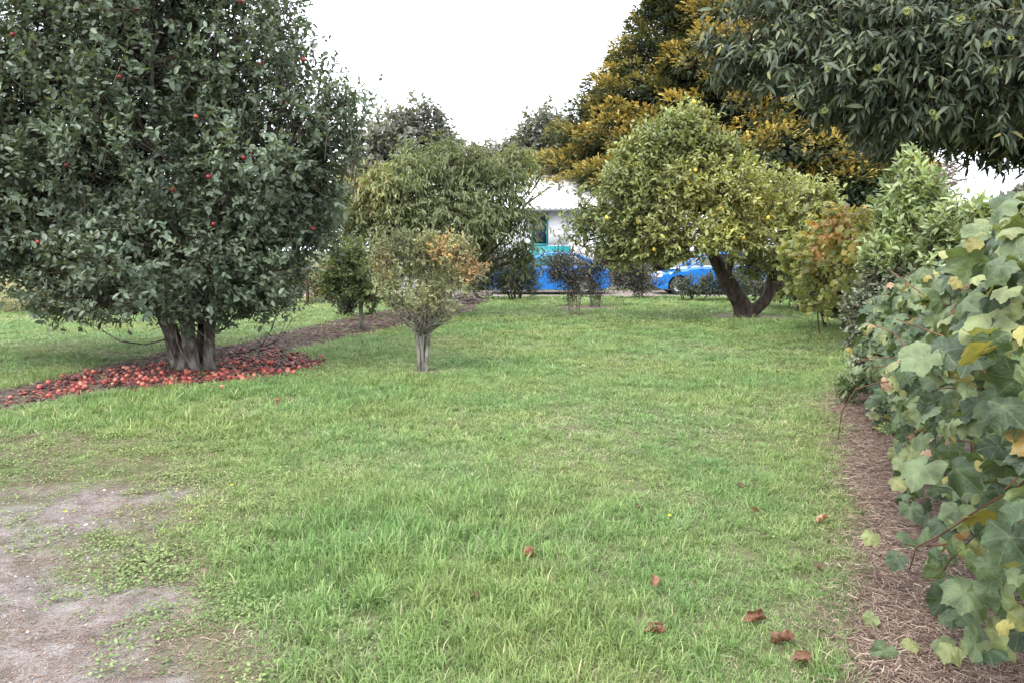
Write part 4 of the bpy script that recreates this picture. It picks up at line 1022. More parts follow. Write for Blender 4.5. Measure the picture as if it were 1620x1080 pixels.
# small sapling tree on the soil strip
SAPM = leaf_mat('foliage_sapling', [(0, (0.05, 0.075, 0.035)), (0.5, (0.10, 0.135, 0.055)), (1, (0.20, 0.24, 0.09))], trans=0.35, nscale=1.0)
mk_plant('sapling', 'small green sapling on the soil strip between the apple and peach trees', 'tree', (SAP.x, SAP.y), [E(545, 420, 14.6, 34, 32), E(570, 440, 14.6, 30, 34), E(530, 455, 14.8, 26, 24), E(590, 470, 14.6, 24, 20), E(560, 400, 14.8, 24, 24)], 420, 8, 0.085, 0.045, SAPM,
         bark=M['bark_grey'], fork=(SAP.x + 0.02, SAP.y, 0.55), trunk_r=0.05, limb_r=0.028, shell=0.25, tlen=(0.15, 0.35), nup=0.6, jit=0.5, every=1)

# posts with climbing plants beyond
M['post'] = noise_mat('post', (0.05, 0.03, 0.022), (0.12, 0.075, 0.055), 8, bump=0.5, bscale=30, stretch=(1, 1, .2))
for (px, lab) in ((523, 'dark square timber post beside the leafy vine stakes'), (487, 'slim weathered timber post nearer the apple tree'), (455, 'short timber post half hidden by apple leaves')):
    q_ = G(px, 482); w = 0.075 if px == 523 else 0.04
    o = box('timber_post', q_.x - w, q_.x + w, q_.y - w, q_.y + w, -0.05, 1.15, M['post']); tag(o, lab, 'post', 'timber posts behind the apple tree')
    bv = o.modifiers.new('bevel', 'BEVEL'); bv.width = 0.012
VINE_FAR = leaf_mat('foliage_stake', [(0, (0.09, 0.10, 0.05)), (0.6, (0.19, 0.19, 0.10)), (1, (0.30, 0.24, 0.13))], trans=0.3)
for i, (px, py, r_, lab) in enumerate([(470, 445, 20, 'pale straggly plant beside the slim post'), (500, 455, 22, 'brownish straggly plant between the two posts'), (548, 485, 15, 'dark leafy plant low beside the soil strip')]):
    b = P(px, py, 22.5 if i < 2 else 18)
    mk_plant('garden_plant', lab, 'plant', (b.x, b.y), [E(px, py, b.y, r_, r_ * 1.2), E(px + 8, py - 18, b.y, r_ * .7, r_)], 130, 8, 0.09, 0.035, VINE_FAR if i < 2 else SHRUBD, bark=M['cane'], stems=3, spread=0.06, fork=(b.x, b.y, 0.3),
             trunk_r=0.012, limb_r=0.01, shell=0.2, up=0.5, tlen=(0.15, 0.35), nup=0.4, jit=0.6, every=1, zmin=0.02, group='straggly plants beyond the apple tree')

# brush heap at the end of the soil strip
hp = G(735, 480)
heap = empty('brush_pile', (hp.x, hp.y, 0), 'heap of cut dry branches at the far end of the soil strip', 'brush pile')
t_ = Tubes()
for i in range(60):
    a = rng.uniform(0, 6.28); L_ = rng.uniform(0.3, 0.9); c = Vector((hp.x + rng.normal(0, .4), hp.y + rng.normal(0, .3), rng.uniform(.04, .3)))
    dv = Vector((math.cos(a), math.sin(a), rng.normal(0, .25))) * L_ * .5
    lo = c - dv; hi = c + dv; lo.z = max(lo.z, .03); hi.z = max(hi.z, .03); t_.curve(lo, hi, 0.018, 0.006, 0.1, 3, 5)
t_.build('sticks', M['twig_grey'], heap)['kind'] = 'stuff'
M['plastic'] = plain_mat('plastic', (0.008, 0.008, 0.01), 0.35)
def crumpled(name, c, rx, ry, h, seed):
    n_ = 14; r_ = np.random.default_rng(seed); V, F = [], []
    for i in range(n_):
        for j in range(n_):
            u, v = i / (n_ - 1) * 2 - 1, j / (n_ - 1) * 2 - 1; e = max(0, 1 - u * u) * max(0, 1 - v * v)
            V.append((c[0] + u * rx + r_.normal(0, .06) * rx, c[1] + v * ry + r_.normal(0, .06) * ry, 0.012 + h * e * r_.uniform(.4, 1.2)))
    for i in range(n_ - 1):
        for j in range(n_ - 1): a = i * n_ + j; F.append((a, a + 1, a + n_ + 1, a + n_))
    return fast_mesh(name, V, np.array(F))
tag(link('plastic_sheet', crumpled('plastic_sheet', (hp.x + .1, hp.y + .5, 0), .5, .25, .3, 3), None, M['plastic']), 'crumpled black plastic sheet behind the brush heap', 'plastic sheet')
pl = G(1385, 656)
tag(link('plastic_sheet', crumpled('plastic_sheet', (pl.x, pl.y, 0), .11, .09, .08, 5), None, M['plastic']), 'scrap of black plastic under the vine at the edge of the mulch', 'plastic sheet')

# ------------------------------------------------------------------ feijoa: small clipped tree on the lawn
FEIM = leaf_mat('foliage_feijoa', [(0, (0.10, 0.115, 0.06)), (0.4, (0.21, 0.24, 0.125)), (0.62, (0.33, 0.345, 0.195)), (0.8, (0.48, 0.345, 0.14)), (1, (0.56, 0.28, 0.15))], trans=0.3, rough=0.5, nscale=2.0)
fd = FEI.y
fei_cl = [E(640, 400, fd, 45, 35), E(690, 395, fd, 45, 32), E(610, 430, fd, 30, 35), E(655, 445, fd, 55, 42), E(715, 440, fd, 35, 32), E(738, 432, fd, 26, 18), E(757, 426, fd, 14, 10, .1), E(620, 465, fd, 32, 26), E(690, 475, fd, 38, 26), E(655, 485, fd, 42, 24), E(600, 410, fd, 16, 24), E(730, 395, fd, 16, 14)]
def fei_tone(p, w):
    px = 810 + p[:, 0] * FPX / p[:, 1]; py = 395 - (p[:, 2] - CAM_H) * FPX / p[:, 1]
    t = 0.44 + 0.7 * np.exp(-((px - 705) / 32) ** 2 - ((py - 405) / 16) ** 2) + 0.6 * np.exp(-((px - 750) / 30) ** 2 - ((py - 432) / 18) ** 2) + 0.35 * np.exp(-((px - 605) / 22) ** 2 - ((py - 430) / 22) ** 2)
    return np.clip(t + 0.35 * (vnoise(p[:, 0] * 5, p[:, 2] * 5, 12) - 0.5), 0, 1)
fei = empty('feijoa_tree', (FEI.x, FEI.y, 0), 'small bushy tree with grey green and rusty leaves alone on the lawn', 'tree')
ft = Tubes()
def fp(px, py, dy=0.0): return P(px, py, fd + dy)
for (pts, r_) in [([(664, 592), (663, 570), (661, 545), (655, 520), (640, 495), (625, 465)], .027), ([(674, 592), (675, 570), (677, 545), (680, 520), (692, 492), (705, 460)], .026), ([(669, 590), (668, 560), (667, 530), (668, 495), (660, 450)], .022), ([(670, 590, .06), (672, 560, .06), (674, 525, .08), (672, 480, .1), (680, 430, .1)], .02)]:
    P3 = [fp(*q_) for q_ in pts]; P3[0].z = -0.03; ft.rough(P3, [r_ * (1.25, 1.0, .95, .85, .6, .4)[i] for i in range(len(P3))], 9, 0.2, .04)
for i in range(70):
    a = rng.uniform(0, 6.28); s0 = fp(670 + rng.uniform(-14, 14), rng.uniform(512, 535), rng.normal(0, .05)); r_ = rng.uniform(.15, .5)
    e = s0 + Vector((math.cos(a) * r_, math.sin(a) * r_, rng.uniform(.08, .4))); ft.curve(s0, e, 0.008, 0.003, 0.15, 4, 4)
ft.build('trunk', M['bark_grey'], fei)
p, d, tl, f, which = clump_twigs(fei_cl, 1750, 0.2, 0.8, 0.7, 0.5, (0.10, 0.30), holes=.85, hf=4.5)
spk = [(690, 352, .16), (712, 362, .12), (628, 358, .14), (645, 368, .12), (735, 380, .12), (602, 380, .12), (768, 424, .1), (670, 362, .12), (720, 385, .1)] + [(rng.uniform(585, 750), rng.uniform(365, 420), rng.uniform(.06, .16)) for _ in range(60)]
p = np.concatenate([p, [tuple(fp(a, b + 26, rng.normal(0, .1))) for a, b, c in spk]]); d = np.concatenate([d, nrm(np.array([(rng.normal(0, .2), 0, 1) for _ in spk]))]); tl = np.concatenate([tl, [c + .1 for a, b, c in spk]]); which = np.concatenate([which, np.zeros(len(spk), int)])
lv = twig_leaves(p, d, tl, 11, 0.045, 0.022, 0.75, 0.0, 0.5, 0.0, 0.3, 0.5, fei_tone(p, which), 0.7)
link('crown', leaves_mesh('crown', *lv, T_OVAL), fei, FEIM)['kind'] = 'stuff'
V, F = twig_tubes(p, d, tl, 0, 0.0028, 1); link('twigs', fast_mesh('twigs', V, F), fei, M['twig_grey'])['kind'] = 'stuff'

# ------------------------------------------------------------------ apple tree
APPM = leaf_mat('foliage_apple', [(0, (0.045, 0.07, 0.047)), (0.4, (0.10, 0.138, 0.09)), (0.75, (0.18, 0.222, 0.15)), (0.93, (0.26, 0.30, 0.19)), (1, (0.39, 0.38, 0.13))], trans=0.28, rough=0.42, spec=0.5, nscale=1.2)
ad = APPLE.y
app_cl = [E(250, 250, ad, 190, 170, 1.6), E(120, 300, ad, 130, 130, 1.1), E(400, 270, ad - .2, 120, 150, 1.1), E(300, 400, ad - .3, 170, 90, 1.35), E(140, 420, ad - .1, 95, 70, .8), E(420, 400, ad - .1, 85, 85, .8),
          E(240, 80, ad, 200, 130, 1.4), E(60, 120, ad, 140, 170, 1.2), E(390, 110, ad, 95, 110, .9, .75), E(200, -60, ad, 200, 110, 1.2), E(470, 200, ad, 75, 85, .7, .75), E(480, 300, ad - .1, 60, 70, .7), E(-40, 300, ad + .2, 120, 150, 1.1),
          E(545, 160, ad, 24, 40, .35, .4), E(520, 250, ad, 40, 60, .4, .5), E(555, 215, ad, 18, 40, .3, .35), E(500, 330, ad + .3, 45, 80, .6, .9), E(460, 40, ad, 45, 60, .5, .45), E(330, -80, ad, 120, 70, .9), E(230, 480, ad, 160, 40, 1.1, 1.2), E(100, 455, ad, 75, 50, .7, 1.2), E(420, 465, ad, 65, 40, .6, 1.1), E(320, 470, ad - .5, 130, 40, .6, 1.2), E(20, 370, ad + .2, 90, 85, .9), E(90, 385, ad + 1.7, 170, 70, 1.0), E(300, 400, ad + 1.7, 150, 70, 1.0), E(-90, 350, ad + 1.2, 120, 100, 1.0), E(180, 200, ad + 1.4, 220, 150, .9), E(-20, 180, ad, 110, 140, 1.0), E(60, 20, ad, 130, 120, 1.2)]
app = empty('apple_tree', (APPLE.x, APPLE.y, 0), 'big dense apple tree with dark leaves, red apples and clustered grey trunks', 'tree')
at_ = Tubes()
def ap(px, py, dy=0.0): return P(px, py, ad + dy)
trunks = [([(292, 588), (288, 570), (280, 545), (270, 515), (250, 480), (215, 420), (160, 330)], .115), ([(306, 592, -.08), (304, 572, -.08), (300, 545, -.1), (297, 515, -.1), (290, 470), (280, 380), (250, 250), (240, 100)], .125),
          ([(330, 588, -.02), (331, 570), (330, 545), (333, 515), (345, 470), (375, 390), (420, 280), (450, 150)], .105), ([(317, 584, .1), (318, 560, .12), (320, 530, .15), (322, 490, .2), (330, 400, .3), (350, 250, .3)], .09), ([(283, 582, .1), (272, 555, .15), (262, 520, .2), (235, 470, .3), (150, 400, .3)], .08)]
for pts, r_ in trunks:
    P3 = [ap(*q_) for q_ in pts]; P3[0].z = -0.04
    at_.rough(P3, [.68 * r_ * max(0.25, (1.45, 1.1, 1.0, .95, .8, .6, .45, .3)[i]) for i in range(len(P3))], 14, 0.16)
at_.build('trunk', M['bark_apple'], app)
ab = Tubes()
for (pts, r_) in [([(345, 560), (390, 558, -.1), (415, 545, -.2), (430, 520, -.2), (440, 490, -.2)], .014), ([(420, 548, -.15), (445, 535, -.2), (462, 505, -.2)], .010), ([(270, 535), (230, 545, -.2), (190, 540, -.3), (165, 525, -.3)], .013), ([(330, 530), (355, 520, -.2), (370, 500, -.2)], .016), ([(350, 562, -.1), (400, 552, -.2), (440, 540, -.2), (455, 500, -.2)], .008), ([(300, 585, -.2), (280, 540, -.3), (276, 505, -.3)], .010), ([(325, 540, -.2), (324, 480, -.4), (326, 420, -.6)], .016)]:
    P3 = [ap(*q_) for q_ in pts]; ab.add(P3, [r_ * (1 - .15 * i) for i in range(len(P3))], 5)
    for q_ in P3[2:]:
        for j in range(2): ab.curve(q_, q_ + Vector((rng.normal(0, .12), rng.normal(0, .12), rng.uniform(.02, .2))), .005, .002, .15, 3, 3)
for c in app_cl:
    a_ = Vector(c[0]); s0 = min([ap(250, 480), ap(280, 380), ap(250, 250), ap(375, 390), ap(420, 280), ap(215, 420), ap(240, 100), ap(160, 330)], key=lambda q_: (q_ - a_).length)
    ab.curve(s0, a_, .04, .018, .1, 5, 6)
    for j in range(12):
        v = nrm(rng.normal(size=(1, 3)))[0]; ab.curve(a_.lerp(s0, rng.random() * .4), a_ + Vector((v[0] * c[1], v[1] * c[2], abs(v[2]) * c[3])) * .9, .014, .004, .12, 4, 4)
ab.build('branches', M['bark_apple'], app)['kind'] = 'stuff'
p, d, tl, f, which = clump_twigs(app_cl, 13500, 0.5, 0.8, 0.5, 0.45, (0.2, 0.5), zmin=0.6, holes=.6, hf=1.7)
kk = rng.random(len(p)) < np.where((p[:, 1] > ad + .5), 0.7, 1.0); p, d, tl, which = p[kk], d[kk], tl[kk], which[kk]
# inner foliage, so that no sky shows through the middle of the crown
pi_, di_, ti_, _, wi_ = clump_twigs([E(200, 260, ad + .5, 210, 190, .8), E(230, 60, ad + .5, 210, 160, .8), E(30, 200, ad + .5, 150, 200, .7), E(380, 300, ad + .4, 110, 150, .6), E(350, 130, ad + .4, 110, 120, .6)], 2600, 0.0, .5, .3, .7, (.25, .5), zmin=.8)
p, d, tl, which = np.concatenate([p, pi_]), np.concatenate([d, di_]), np.concatenate([tl, ti_]), np.concatenate([which, wi_])
# upright water shoots along the top right outline
ss = [(rng.uniform(430, 582), 0) for _ in range(80)]; sp_, sd2, sl_ = [], [], []
for px, _ in ss:
    base_py = np.interp(px, [440, 500, 540, 580], [60, 130, 190, 230]) + rng.uniform(-20, 60)
    sp_.append(tuple(ap(px - 12, base_py, rng.normal(0, .4)))); sd2.append((rng.normal(.15, .18), rng.normal(0, .15), 1)); sl_.append(rng.uniform(.35, .75))
p2, d2, tl2 = np.array(sp_), nrm(np.array(sd2)), np.array(sl_)
tone = lambda p: np.clip(0.42 + 0.4 * (vnoise(p[:, 0] * 1.4, p[:, 2] * 1.4 + p[:, 1], 15) - 0.5), 0, 1)
la = twig_leaves(p, d, tl, 11, 0.076, 0.044, 1.0, 0.05, 0.85, 0.05, 0.33, 0.5, tone(p), 0.5)
lb = twig_leaves(p2, d2, tl2, 16, 0.075, 0.042, 0.8, 0.0, 0.6, 0.0, 0.25, 0.4, tone(p2), 0.5)
lv = tuple(np.concatenate([a, b]) for a, b in zip(la, lb))
idx = nearest_in_view(lv[0], 300); keep = np.ones(len(lv[0]), bool); keep[idx] = False
leaf_objects(app, idx, *lv, T_OVAL, APPM)
link('crown', leaves_mesh('crown', *[a[keep] for a in lv], T_OVAL), app, APPM)['kind'] = 'stuff'
V1, F1 = twig_tubes(p, d, tl, 0.05, 0.004, 1); V2, F2 = twig_tubes(p2, d2, tl2, 0, 0.006, 1)
link('twigs', fast_mesh('twigs', np.concatenate([V1, V2]), np.concatenate([F1, F2 + len(V1)])), app, M['twig'])['kind'] = 'stuff'
# apples: on the tree and windfalls
def apple_mat(name, stops):
    m, n, l, out = new_mat(name)
    tc = n.new('ShaderNodeTexCoord'); oi = n.new('ShaderNodeObjectInfo'); nz = n.new('ShaderNodeTexNoise'); nz.inputs['Scale'].default_value = 22; nz.inputs['Detail'].default_value = 4
    l.new(tc.outputs['Object'], nz.inputs['Vector'])
    ad_ = n.new('ShaderNodeMath'); ad_.operation = 'ADD'; mu = n.new('ShaderNodeMath'); mu.operation = 'MULTIPLY'; mu.inputs[1].default_value = 0.3
    l.new(nz.outputs['Fac'], mu.inputs[0]); l.new(mu.outputs[0], ad_.inputs[0])
    m2 = n.new('ShaderNodeMath'); m2.operation = 'MULTIPLY'; m2.inputs[1].default_value = 0.7; l.new(oi.outputs['Random'], m2.inputs[0]); l.new(m2.outputs[0], ad_.inputs[1])
    r_ = ramp(n, stops); l.new(ad_.outputs[0], r_.inputs['Fac'])
    p_ = n.new('ShaderNodeBsdfPrincipled'); p_.inputs['Roughness'].default_value = 0.4; p_.inputs['Specular IOR Level'].default_value = 0.4
    l.new(r_.outputs['Color'], p_.inputs['Base Color']); l.new(p_.outputs[0], out.inputs['Surface'])
    return m
M['apple_red'] = apple_mat('apple_red', [(0.1, (0.10, 0.008, 0.012)), (0.6, (0.20, 0.015, 0.018)), (0.95, (0.34, 0.07, 0.04))])
M['apple_fallen'] = apple_mat('apple_fallen', [(0.05, (0.03, 0.015, 0.013)), (0.3, (0.075, 0.02, 0.017)), (0.46, (0.20, 0.03, 0.025)), (0.66, (0.34, 0.06, 0.048)), (0.84, (0.44, 0.17, 0.11)), (0.95, (0.52, 0.34, 0.22))])
am = fruit_mesh('apple', 0.036, 0.9, 8, 6, dip=0.25); am.materials.append(M['apple_red'])
tp = []
for (px, py) in [(189, 122), (160, 60), (310, 185), (412, 102), (448, 160), (270, 33), (330, 280), (272, 300), (385, 250), (400, 35), (495, 362), (105, 262), (338, 355), (60, 383), (380, 2), (480, 95), (215, 15), (20, 55)]:
    tp.append(P(px, py, ad - rng.uniform(0.85, 1.2) if px < 400 else ad - .5))
hang(app, 'apple', am, tp, (0.65, 0.95))

fm = [fruit_mesh('apple', 0.029, s_, 8, 6, dip=0.25) for s_ in (0.9, 0.8, 0.7)]
for m_ in fm: m_.materials.append(M['apple_fallen'])
def apple_spots(nw, sel):
    out = []
    while len(out) < nw:
        px, py = random.uniform(10, 512) + random.gauss(0, 4), random.uniform(545, 655)
        edge_lo = np.interp(px, [10, 80, 150, 250, 400, 510], [640, 632, 610, 612, 600, 580]); edge_hi = np.interp(px, [10, 80, 150, 250, 340, 430, 510], [634, 606, 592, 578, 560, 556, 566])
        if not edge_hi - abs(random.gauss(0, 3)) < py < edge_lo + abs(random.gauss(0, 5)) - 3: continue
        if random.random() > np.interp(px, [10, 60, 130, 200, 480, 512], [.15, .25, .8, 1, 1, .4]): continue
        if 262 < px < 348 and py < 588: continue
        q_ = G(px, py)
        if all((q_ - o_).length > sel for o_ in out[-400:]): out.append(q_)
    return out
spots = apple_spots(285, 0.055)
def put_apple(q_, label, group=None, z=None):
    o = bpy.data.objects.new('fallen_apple', random.choice(fm)); C.objects.link(o); s_ = random.uniform(.8, 1.2); o.scale = (s_, s_, s_)
    o.location = (q_.x, q_.y, (0.028 * s_ + random.choice((0, 0, 0, .02))) if z is None else z); o.rotation_euler = (random.uniform(-1.2, 1.2), random.uniform(-1.2, 1.2), random.uniform(0, 6.28))
    return tag(o, label, 'apple', group)
for q_ in spots: put_apple(q_, 'red windfall apple among the many heaped round the apple trunks', 'windfall apples heaped under the apple tree')
# the smaller, rotting remainder of the heap, past counting
V, F, A = [], [], []
base_m = fm[1]; bv_ = np.zeros(len(base_m.vertices) * 3, np.float32); base_m.vertices.foreach_get('co', bv_); bv_ = bv_.reshape(-1, 3)
bf_ = np.array([tuple(p_.vertices) for p_ in base_m.polygons])
for q_ in apple_spots(1300, 0.0):
    k0 = len(V) * len(bv_); s_ = random.uniform(.55, .95); V.append(bv_ * np.array([s_, s_, s_ * .7]) + np.array([q_.x, q_.y, 0.018])); F.append(bf_ + k0); A.append(np.full(len(bv_), random.random()))
M['rotten'] = leaf_mat('rotten', [(0, (0.03, 0.016, 0.013)), (0.5, (0.11, 0.028, 0.022)), (1, (0.28, 0.06, 0.045))], trans=0, rough=0.5, spec=0.35)
tag(link('rotting_apples', fast_mesh('rotting_apples', np.concatenate(V), np.concatenate(F), {'rnd': np.concatenate(A)}, smooth=True), None, M['rotten']), 'dark rotting apples filling the heap under the tree', 'apples', kind='stuff')
for (px, py, lab) in [(440, 637, 'lone windfall apple out on the grass right of the heap'), (213, 622, 'windfall apple in the grass just below the heap'), (835, 882, 'half rotten apple in the foreground lawn'), (352, 616, 'windfall apple at the grassy lower edge of the heap'), (17, 632, 'leftmost windfall apple on the dark soil at the edge')]:
    put_apple(G(px, py), lab, z=0.03)

# ------------------------------------------------------------------ chestnut boughs overhead at right
CHM = leaf_mat('foliage_chestnut', [(0, (0.022, 0.036, 0.022)), (0.4, (0.055, 0.075, 0.045)), (0.8, (0.11, 0.13, 0.078)), (0.97, (0.16, 0.175, 0.095)), (1, (0.28, 0.24, 0.07))], trans=0.18, rough=0.5, spec=0.35, nscale=1.0)
ch_cl = [E(1190, 70, 10.4, 70, 70, .6), E(1160, 105, 10.6, 36, 38, .5), E(1290, 40, 10, 90, 60, .8), E(1265, 90, 9.8, 68, 48, .6), E(1335, 110, 9.6, 72, 52, .7), E(1420, 60, 9.4, 100, 80, .8), E(1440, 140, 9.4, 90, 60, .7),
         E(1540, 70, 9.2, 100, 80, .8), E(1560, 150, 9.4, 90, 55, .7), E(1640, 110, 9.2, 90, 90, .8), E(1260, -50, 10.5, 130, 70, 1.0), E(1450, -60, 10, 150, 80, 1.2), E(1640, -40, 10, 120, 90, 1.2), E(1395, 185, 10.5, 50, 32, .6), E(1700, 60, 10.5, 120, 140, 1.2),
         E(1480, 190, 11.5, 80, 36, .9), E(1560, 205, 11.8, 75, 34, .9), E(1620, 215, 11.5, 60, 40, .9), E(1420, 215, 11.6, 50, 28, .7), E(1330, 160, 10.4, 45, 26, .5), E(1690, 200, 11, 80, 60, 1)]
chb = (9.6, 12.2)
chestnut, (p, d, tl, wh), lv = mk_plant('chestnut_tree', 'overhanging chestnut boughs with long drooping dark leaves at top right', 'tree', chb, ch_cl, 5200, 11, 0.145, 0.038, CHM, T=T_LANCE, bark=M['bark_dark'],
         fork=(9.4, 12.6, 4.3), trunk_r=0.32, limb_r=0.06, shell=0.2, out=0.8, up=0.1, rand=0.55, tlen=(0.22, 0.5), holes=.55, hf=1.6, ang=0.95, droop=0.4, nup=0.9, sag=0.3, jit=0.42, lj=0.28, every=1, single=300, sub=6)
M['burr'] = plain_mat('burr', (0.30, 0.33, 0.10), 0.7, var=0.2)
def burr_mesh():
    V, F = [], []
    r_ = np.random.default_rng(2)
    for i in range(90):
        d_ = nrm(r_.normal(size=(1, 3)))[0]; t_ = nrm(np.cross(d_, r_.normal(size=3))[None])[0] * .006; k0 = len(V)
        V += [tuple(d_ * .018 + t_), tuple(d_ * .018 - t_), tuple(d_ * r_.uniform(.035, .05))]; F.append((k0, k0 + 1, k0 + 2))
    return fast_mesh('burr', V, np.array(F))
bmh = burr_mesh(); bmh.materials.append(M['burr'])
hang(chestnut, 'burr', bmh, [P(px, py, d_) for px, py, d_ in [(1435, 18, 8.5), (1310, 110, 8.9), (1305, 175, 9.3), (1480, 185, 8.8), (1570, 112, 8.5), (1562, 70, 8.4), (1600, 60, 8.4), (1388, 108, 8.8), (1475, 178, 8.8), (1520, 30, 8.4)]])

# leafless twiggy bush against the sky
bb = P(1465, 0, 14.5); bare = empty('bare_bush', (bb.x, bb.y, 0), 'leafless twiggy branches against the white sky under the chestnut', 'bush')
t_ = Tubes(); t_.add([(bb.x, bb.y, -.03), (bb.x, bb.y, 1.0), P(1462, 320, 14.5), P(1478, 295, 14.5)], [.05, .045, .03, .02], 6)
for i in range(26):
    s0 = P(1465 + rng.uniform(0, 20), rng.uniform(285, 320), 14.5); e = P(rng.uniform(1450, 1560), rng.uniform(235, 292), 14.5 + rng.normal(0, .4)); pts = t_.curve(s0, e, .014, .004, .12, 5, 4)
    for j in range(5): q_ = pts[random.randint(2, 5)]; t_.curve(q_, q_ + Vector((rng.uniform(-.15, .35), rng.normal(0, .2), rng.uniform(-.05, .3))), .006, .002, .15, 3, 3)
t_.build('stems', M['twig_grey'], bare)

# ------------------------------------------------------------------ leafy shrubs behind the vine
CITM = leaf_mat('foliage_citrus', [(0, (0.13, 0.18, 0.075)), (0.5, (0.26, 0.335, 0.15)), (0.85, (0.37, 0.44, 0.22)), (1, (0.45, 0.50, 0.29))], trans=0.4, rough=0.42, spec=0.5, nscale=2)
kw = dict(T=T_LANCE, bark=M['twig_grey'], trunk_r=0.025, stems=3, spread=0.06, limb_r=0.014, shell=0.25, up=0.9, out=0.6, tlen=(0.12, 0.26), ang=0.75, nup=0.5, jit=0.4, every=1, sub=6)
b = P(1445, 0, 8.2); mk_plant('citrus_bush', 'upright pale green leafy bush poking up behind the vine', 'bush', (b.x, b.y), [E(1440, 300, 8.2, 40, 42), E(1425, 350, 8.2, 45, 45), E(1470, 340, 8.2, 40, 40), E(1440, 270, 8.3, 18, 26), E(1410, 410, 8.2, 45, 50), E(1465, 410, 8.2, 50, 50)], 620, 10, 0.085, 0.03, CITM, fork=(b.x, b.y, .6), **kw)
b = P(1530, 0, 6.6); mk_plant('citrus_bush', 'rounded bright green bush above the vine near the right edge', 'bush', (b.x, b.y), [E(1520, 375, 6.6, 42, 38), E(1552, 370, 6.6, 28, 34), E(1490, 395, 6.6, 35, 32), E(1535, 410, 6.6, 50, 36), E(1505, 345, 6.6, 14, 20), E(1555, 338, 6.6, 12, 16)], 520, 10, 0.075, 0.028, CITM, fork=(b.x, b.y, .6), **kw)
GREYM = leaf_mat('foliage_grey_shrub', [(0, (0.08, 0.095, 0.06)), (0.5, (0.17, 0.195, 0.13)), (0.93, (0.28, 0.31, 0.22)), (0.985, (0.34, 0.30, 0.18)), (1, (0.45, 0.22, 0.12))], trans=0.25, nscale=2)
b = P(1400, 0, 8.3); mk_plant('shrub', 'grey green small leaved shrub at the far end of the vine', 'shrub', (b.x, b.y), [E(1410, 450, 8.2, 45, 45), E(1385, 490, 8.2, 45, 45), E(1425, 500, 8, 50, 50), E(1375, 530, 8.1, 30, 30), E(1400, 560, 8, 40, 40), E(1400, 415, 8.3, 30, 30), E(1375, 570, 7.9, 26, 30)], 1700, 9, 0.048, 0.026, GREYM,
    bark=M['bark_dark'], fork=(b.x, b.y, .2), trunk_r=.02, stems=3, spread=.08, limb_r=.014, shell=.3, up=.4, tlen=(.12, .25), nup=.6, jit=.5, every=1, zmin=.03)
WEED = leaf_mat('foliage_weed', [(0, (0.06, 0.09, 0.04)), (1, (0.16, 0.21, 0.09))], trans=0.3)
b = G(1335, 640); mk_plant('weed', 'dark leafy weed at the lawn edge where the mulch begins', 'plant', (b.x, b.y), [E(1345, 615, b.y, 24, 20), E(1330, 605, b.y, 14, 16), E(1370, 600, b.y, 25, 20)], 70, 8, .06, .02, WEED, T=T_LANCE, bark=M['cane'], fork=(b.x, b.y, .08), trunk_r=.006, stems=3, spread=.03, limb_r=.005, shell=.2, up=.5, tlen=(.1, .2), zmin=.01)
b = G(1412, 690); mk_plant('weed', 'bright green seedling on the straw mulch by the vine', 'plant', (b.x, b.y), [E(1412, 682, b.y, 16, 10), E(1405, 676, b.y, 10, 8)], 20, 8, .055, .014, CITM, T=T_LANCE, bark=M['cane'], fork=(b.x, b.y, .03), trunk_r=.004, stems=2, spread=.02, limb_r=.003, shell=.2, up=.7, tlen=(.06, .1), zmin=.0)

# ------------------------------------------------------------------ grape vines
half = [(0, 1.0), (8, .90), (14, .88), (20, .82), (26, .78), (31, .75), (38, .82), (46, .88), (54, .96), (62, .88), (70, .86), (78, .79), (86, .75), (96, .80), (106, .82), (114, .86), (126, .72), (140, .68), (154, .66), (166, .52), (175, .28)]
def grape_template(seed, curl=0.18, fold=0.12):
    r_ = np.random.default_rng(seed)
    ring = [(a, b) for a, b in half] + [(180, .10)] + [(-a, b) for a, b in reversed(half[1:])]
    V = [(0, 0, 0)]; vein = [1.0]; n = len(ring)
    ph = r_.uniform(0, 6.28, 3)
    def h(x, y):
        rr = math.hypot(x, y); t = math.atan2(y, x)
        return -curl * rr * rr + fold * abs(y) * (1 - .5 * rr) + .09 * rr * math.sin(5 * t + ph[0]) + .07 * math.sin(x * 5 + ph[1]) * math.sin(y * 5 + ph[2])
    for (s_) in (0.5, 1.0):
        for i, (a, b) in enumerate(ring):
            b2 = b * (1 + r_.normal(0, .02)); t = R(a); x, y = math.cos(t) * b2 * s_ * .5, math.sin(t) * b2 * s_ * .5
            V.append((x, y, h(x * 2, y * 2) * .5)); vein.append(1.0 if any(abs(abs(a) - q_) < .5 for q_ in (0, 54, 114)) else 0.0)
    F3 = [(0, 1 + i, 1 + (i + 1) % n) for i in range(n)]; F4 = [(1 + i, 1 + n + i, 1 + n + (i + 1) % n, 1 + (i + 1) % n) for i in range(n)]
    tf = [(a, b, c, c) for a, b, c in F3] + F4
    # petiole end at origin; tip along +x
    V = np.array(V); V[:, 0] += 0.06
    return (V, np.array(tf)), np.array(vein)
GT = [grape_template(s_, c_, f_) for s_, c_, f_ in ((1, .28, .16), (2, .5, .3), (3, .15, .4), (4, .55, -.12))]
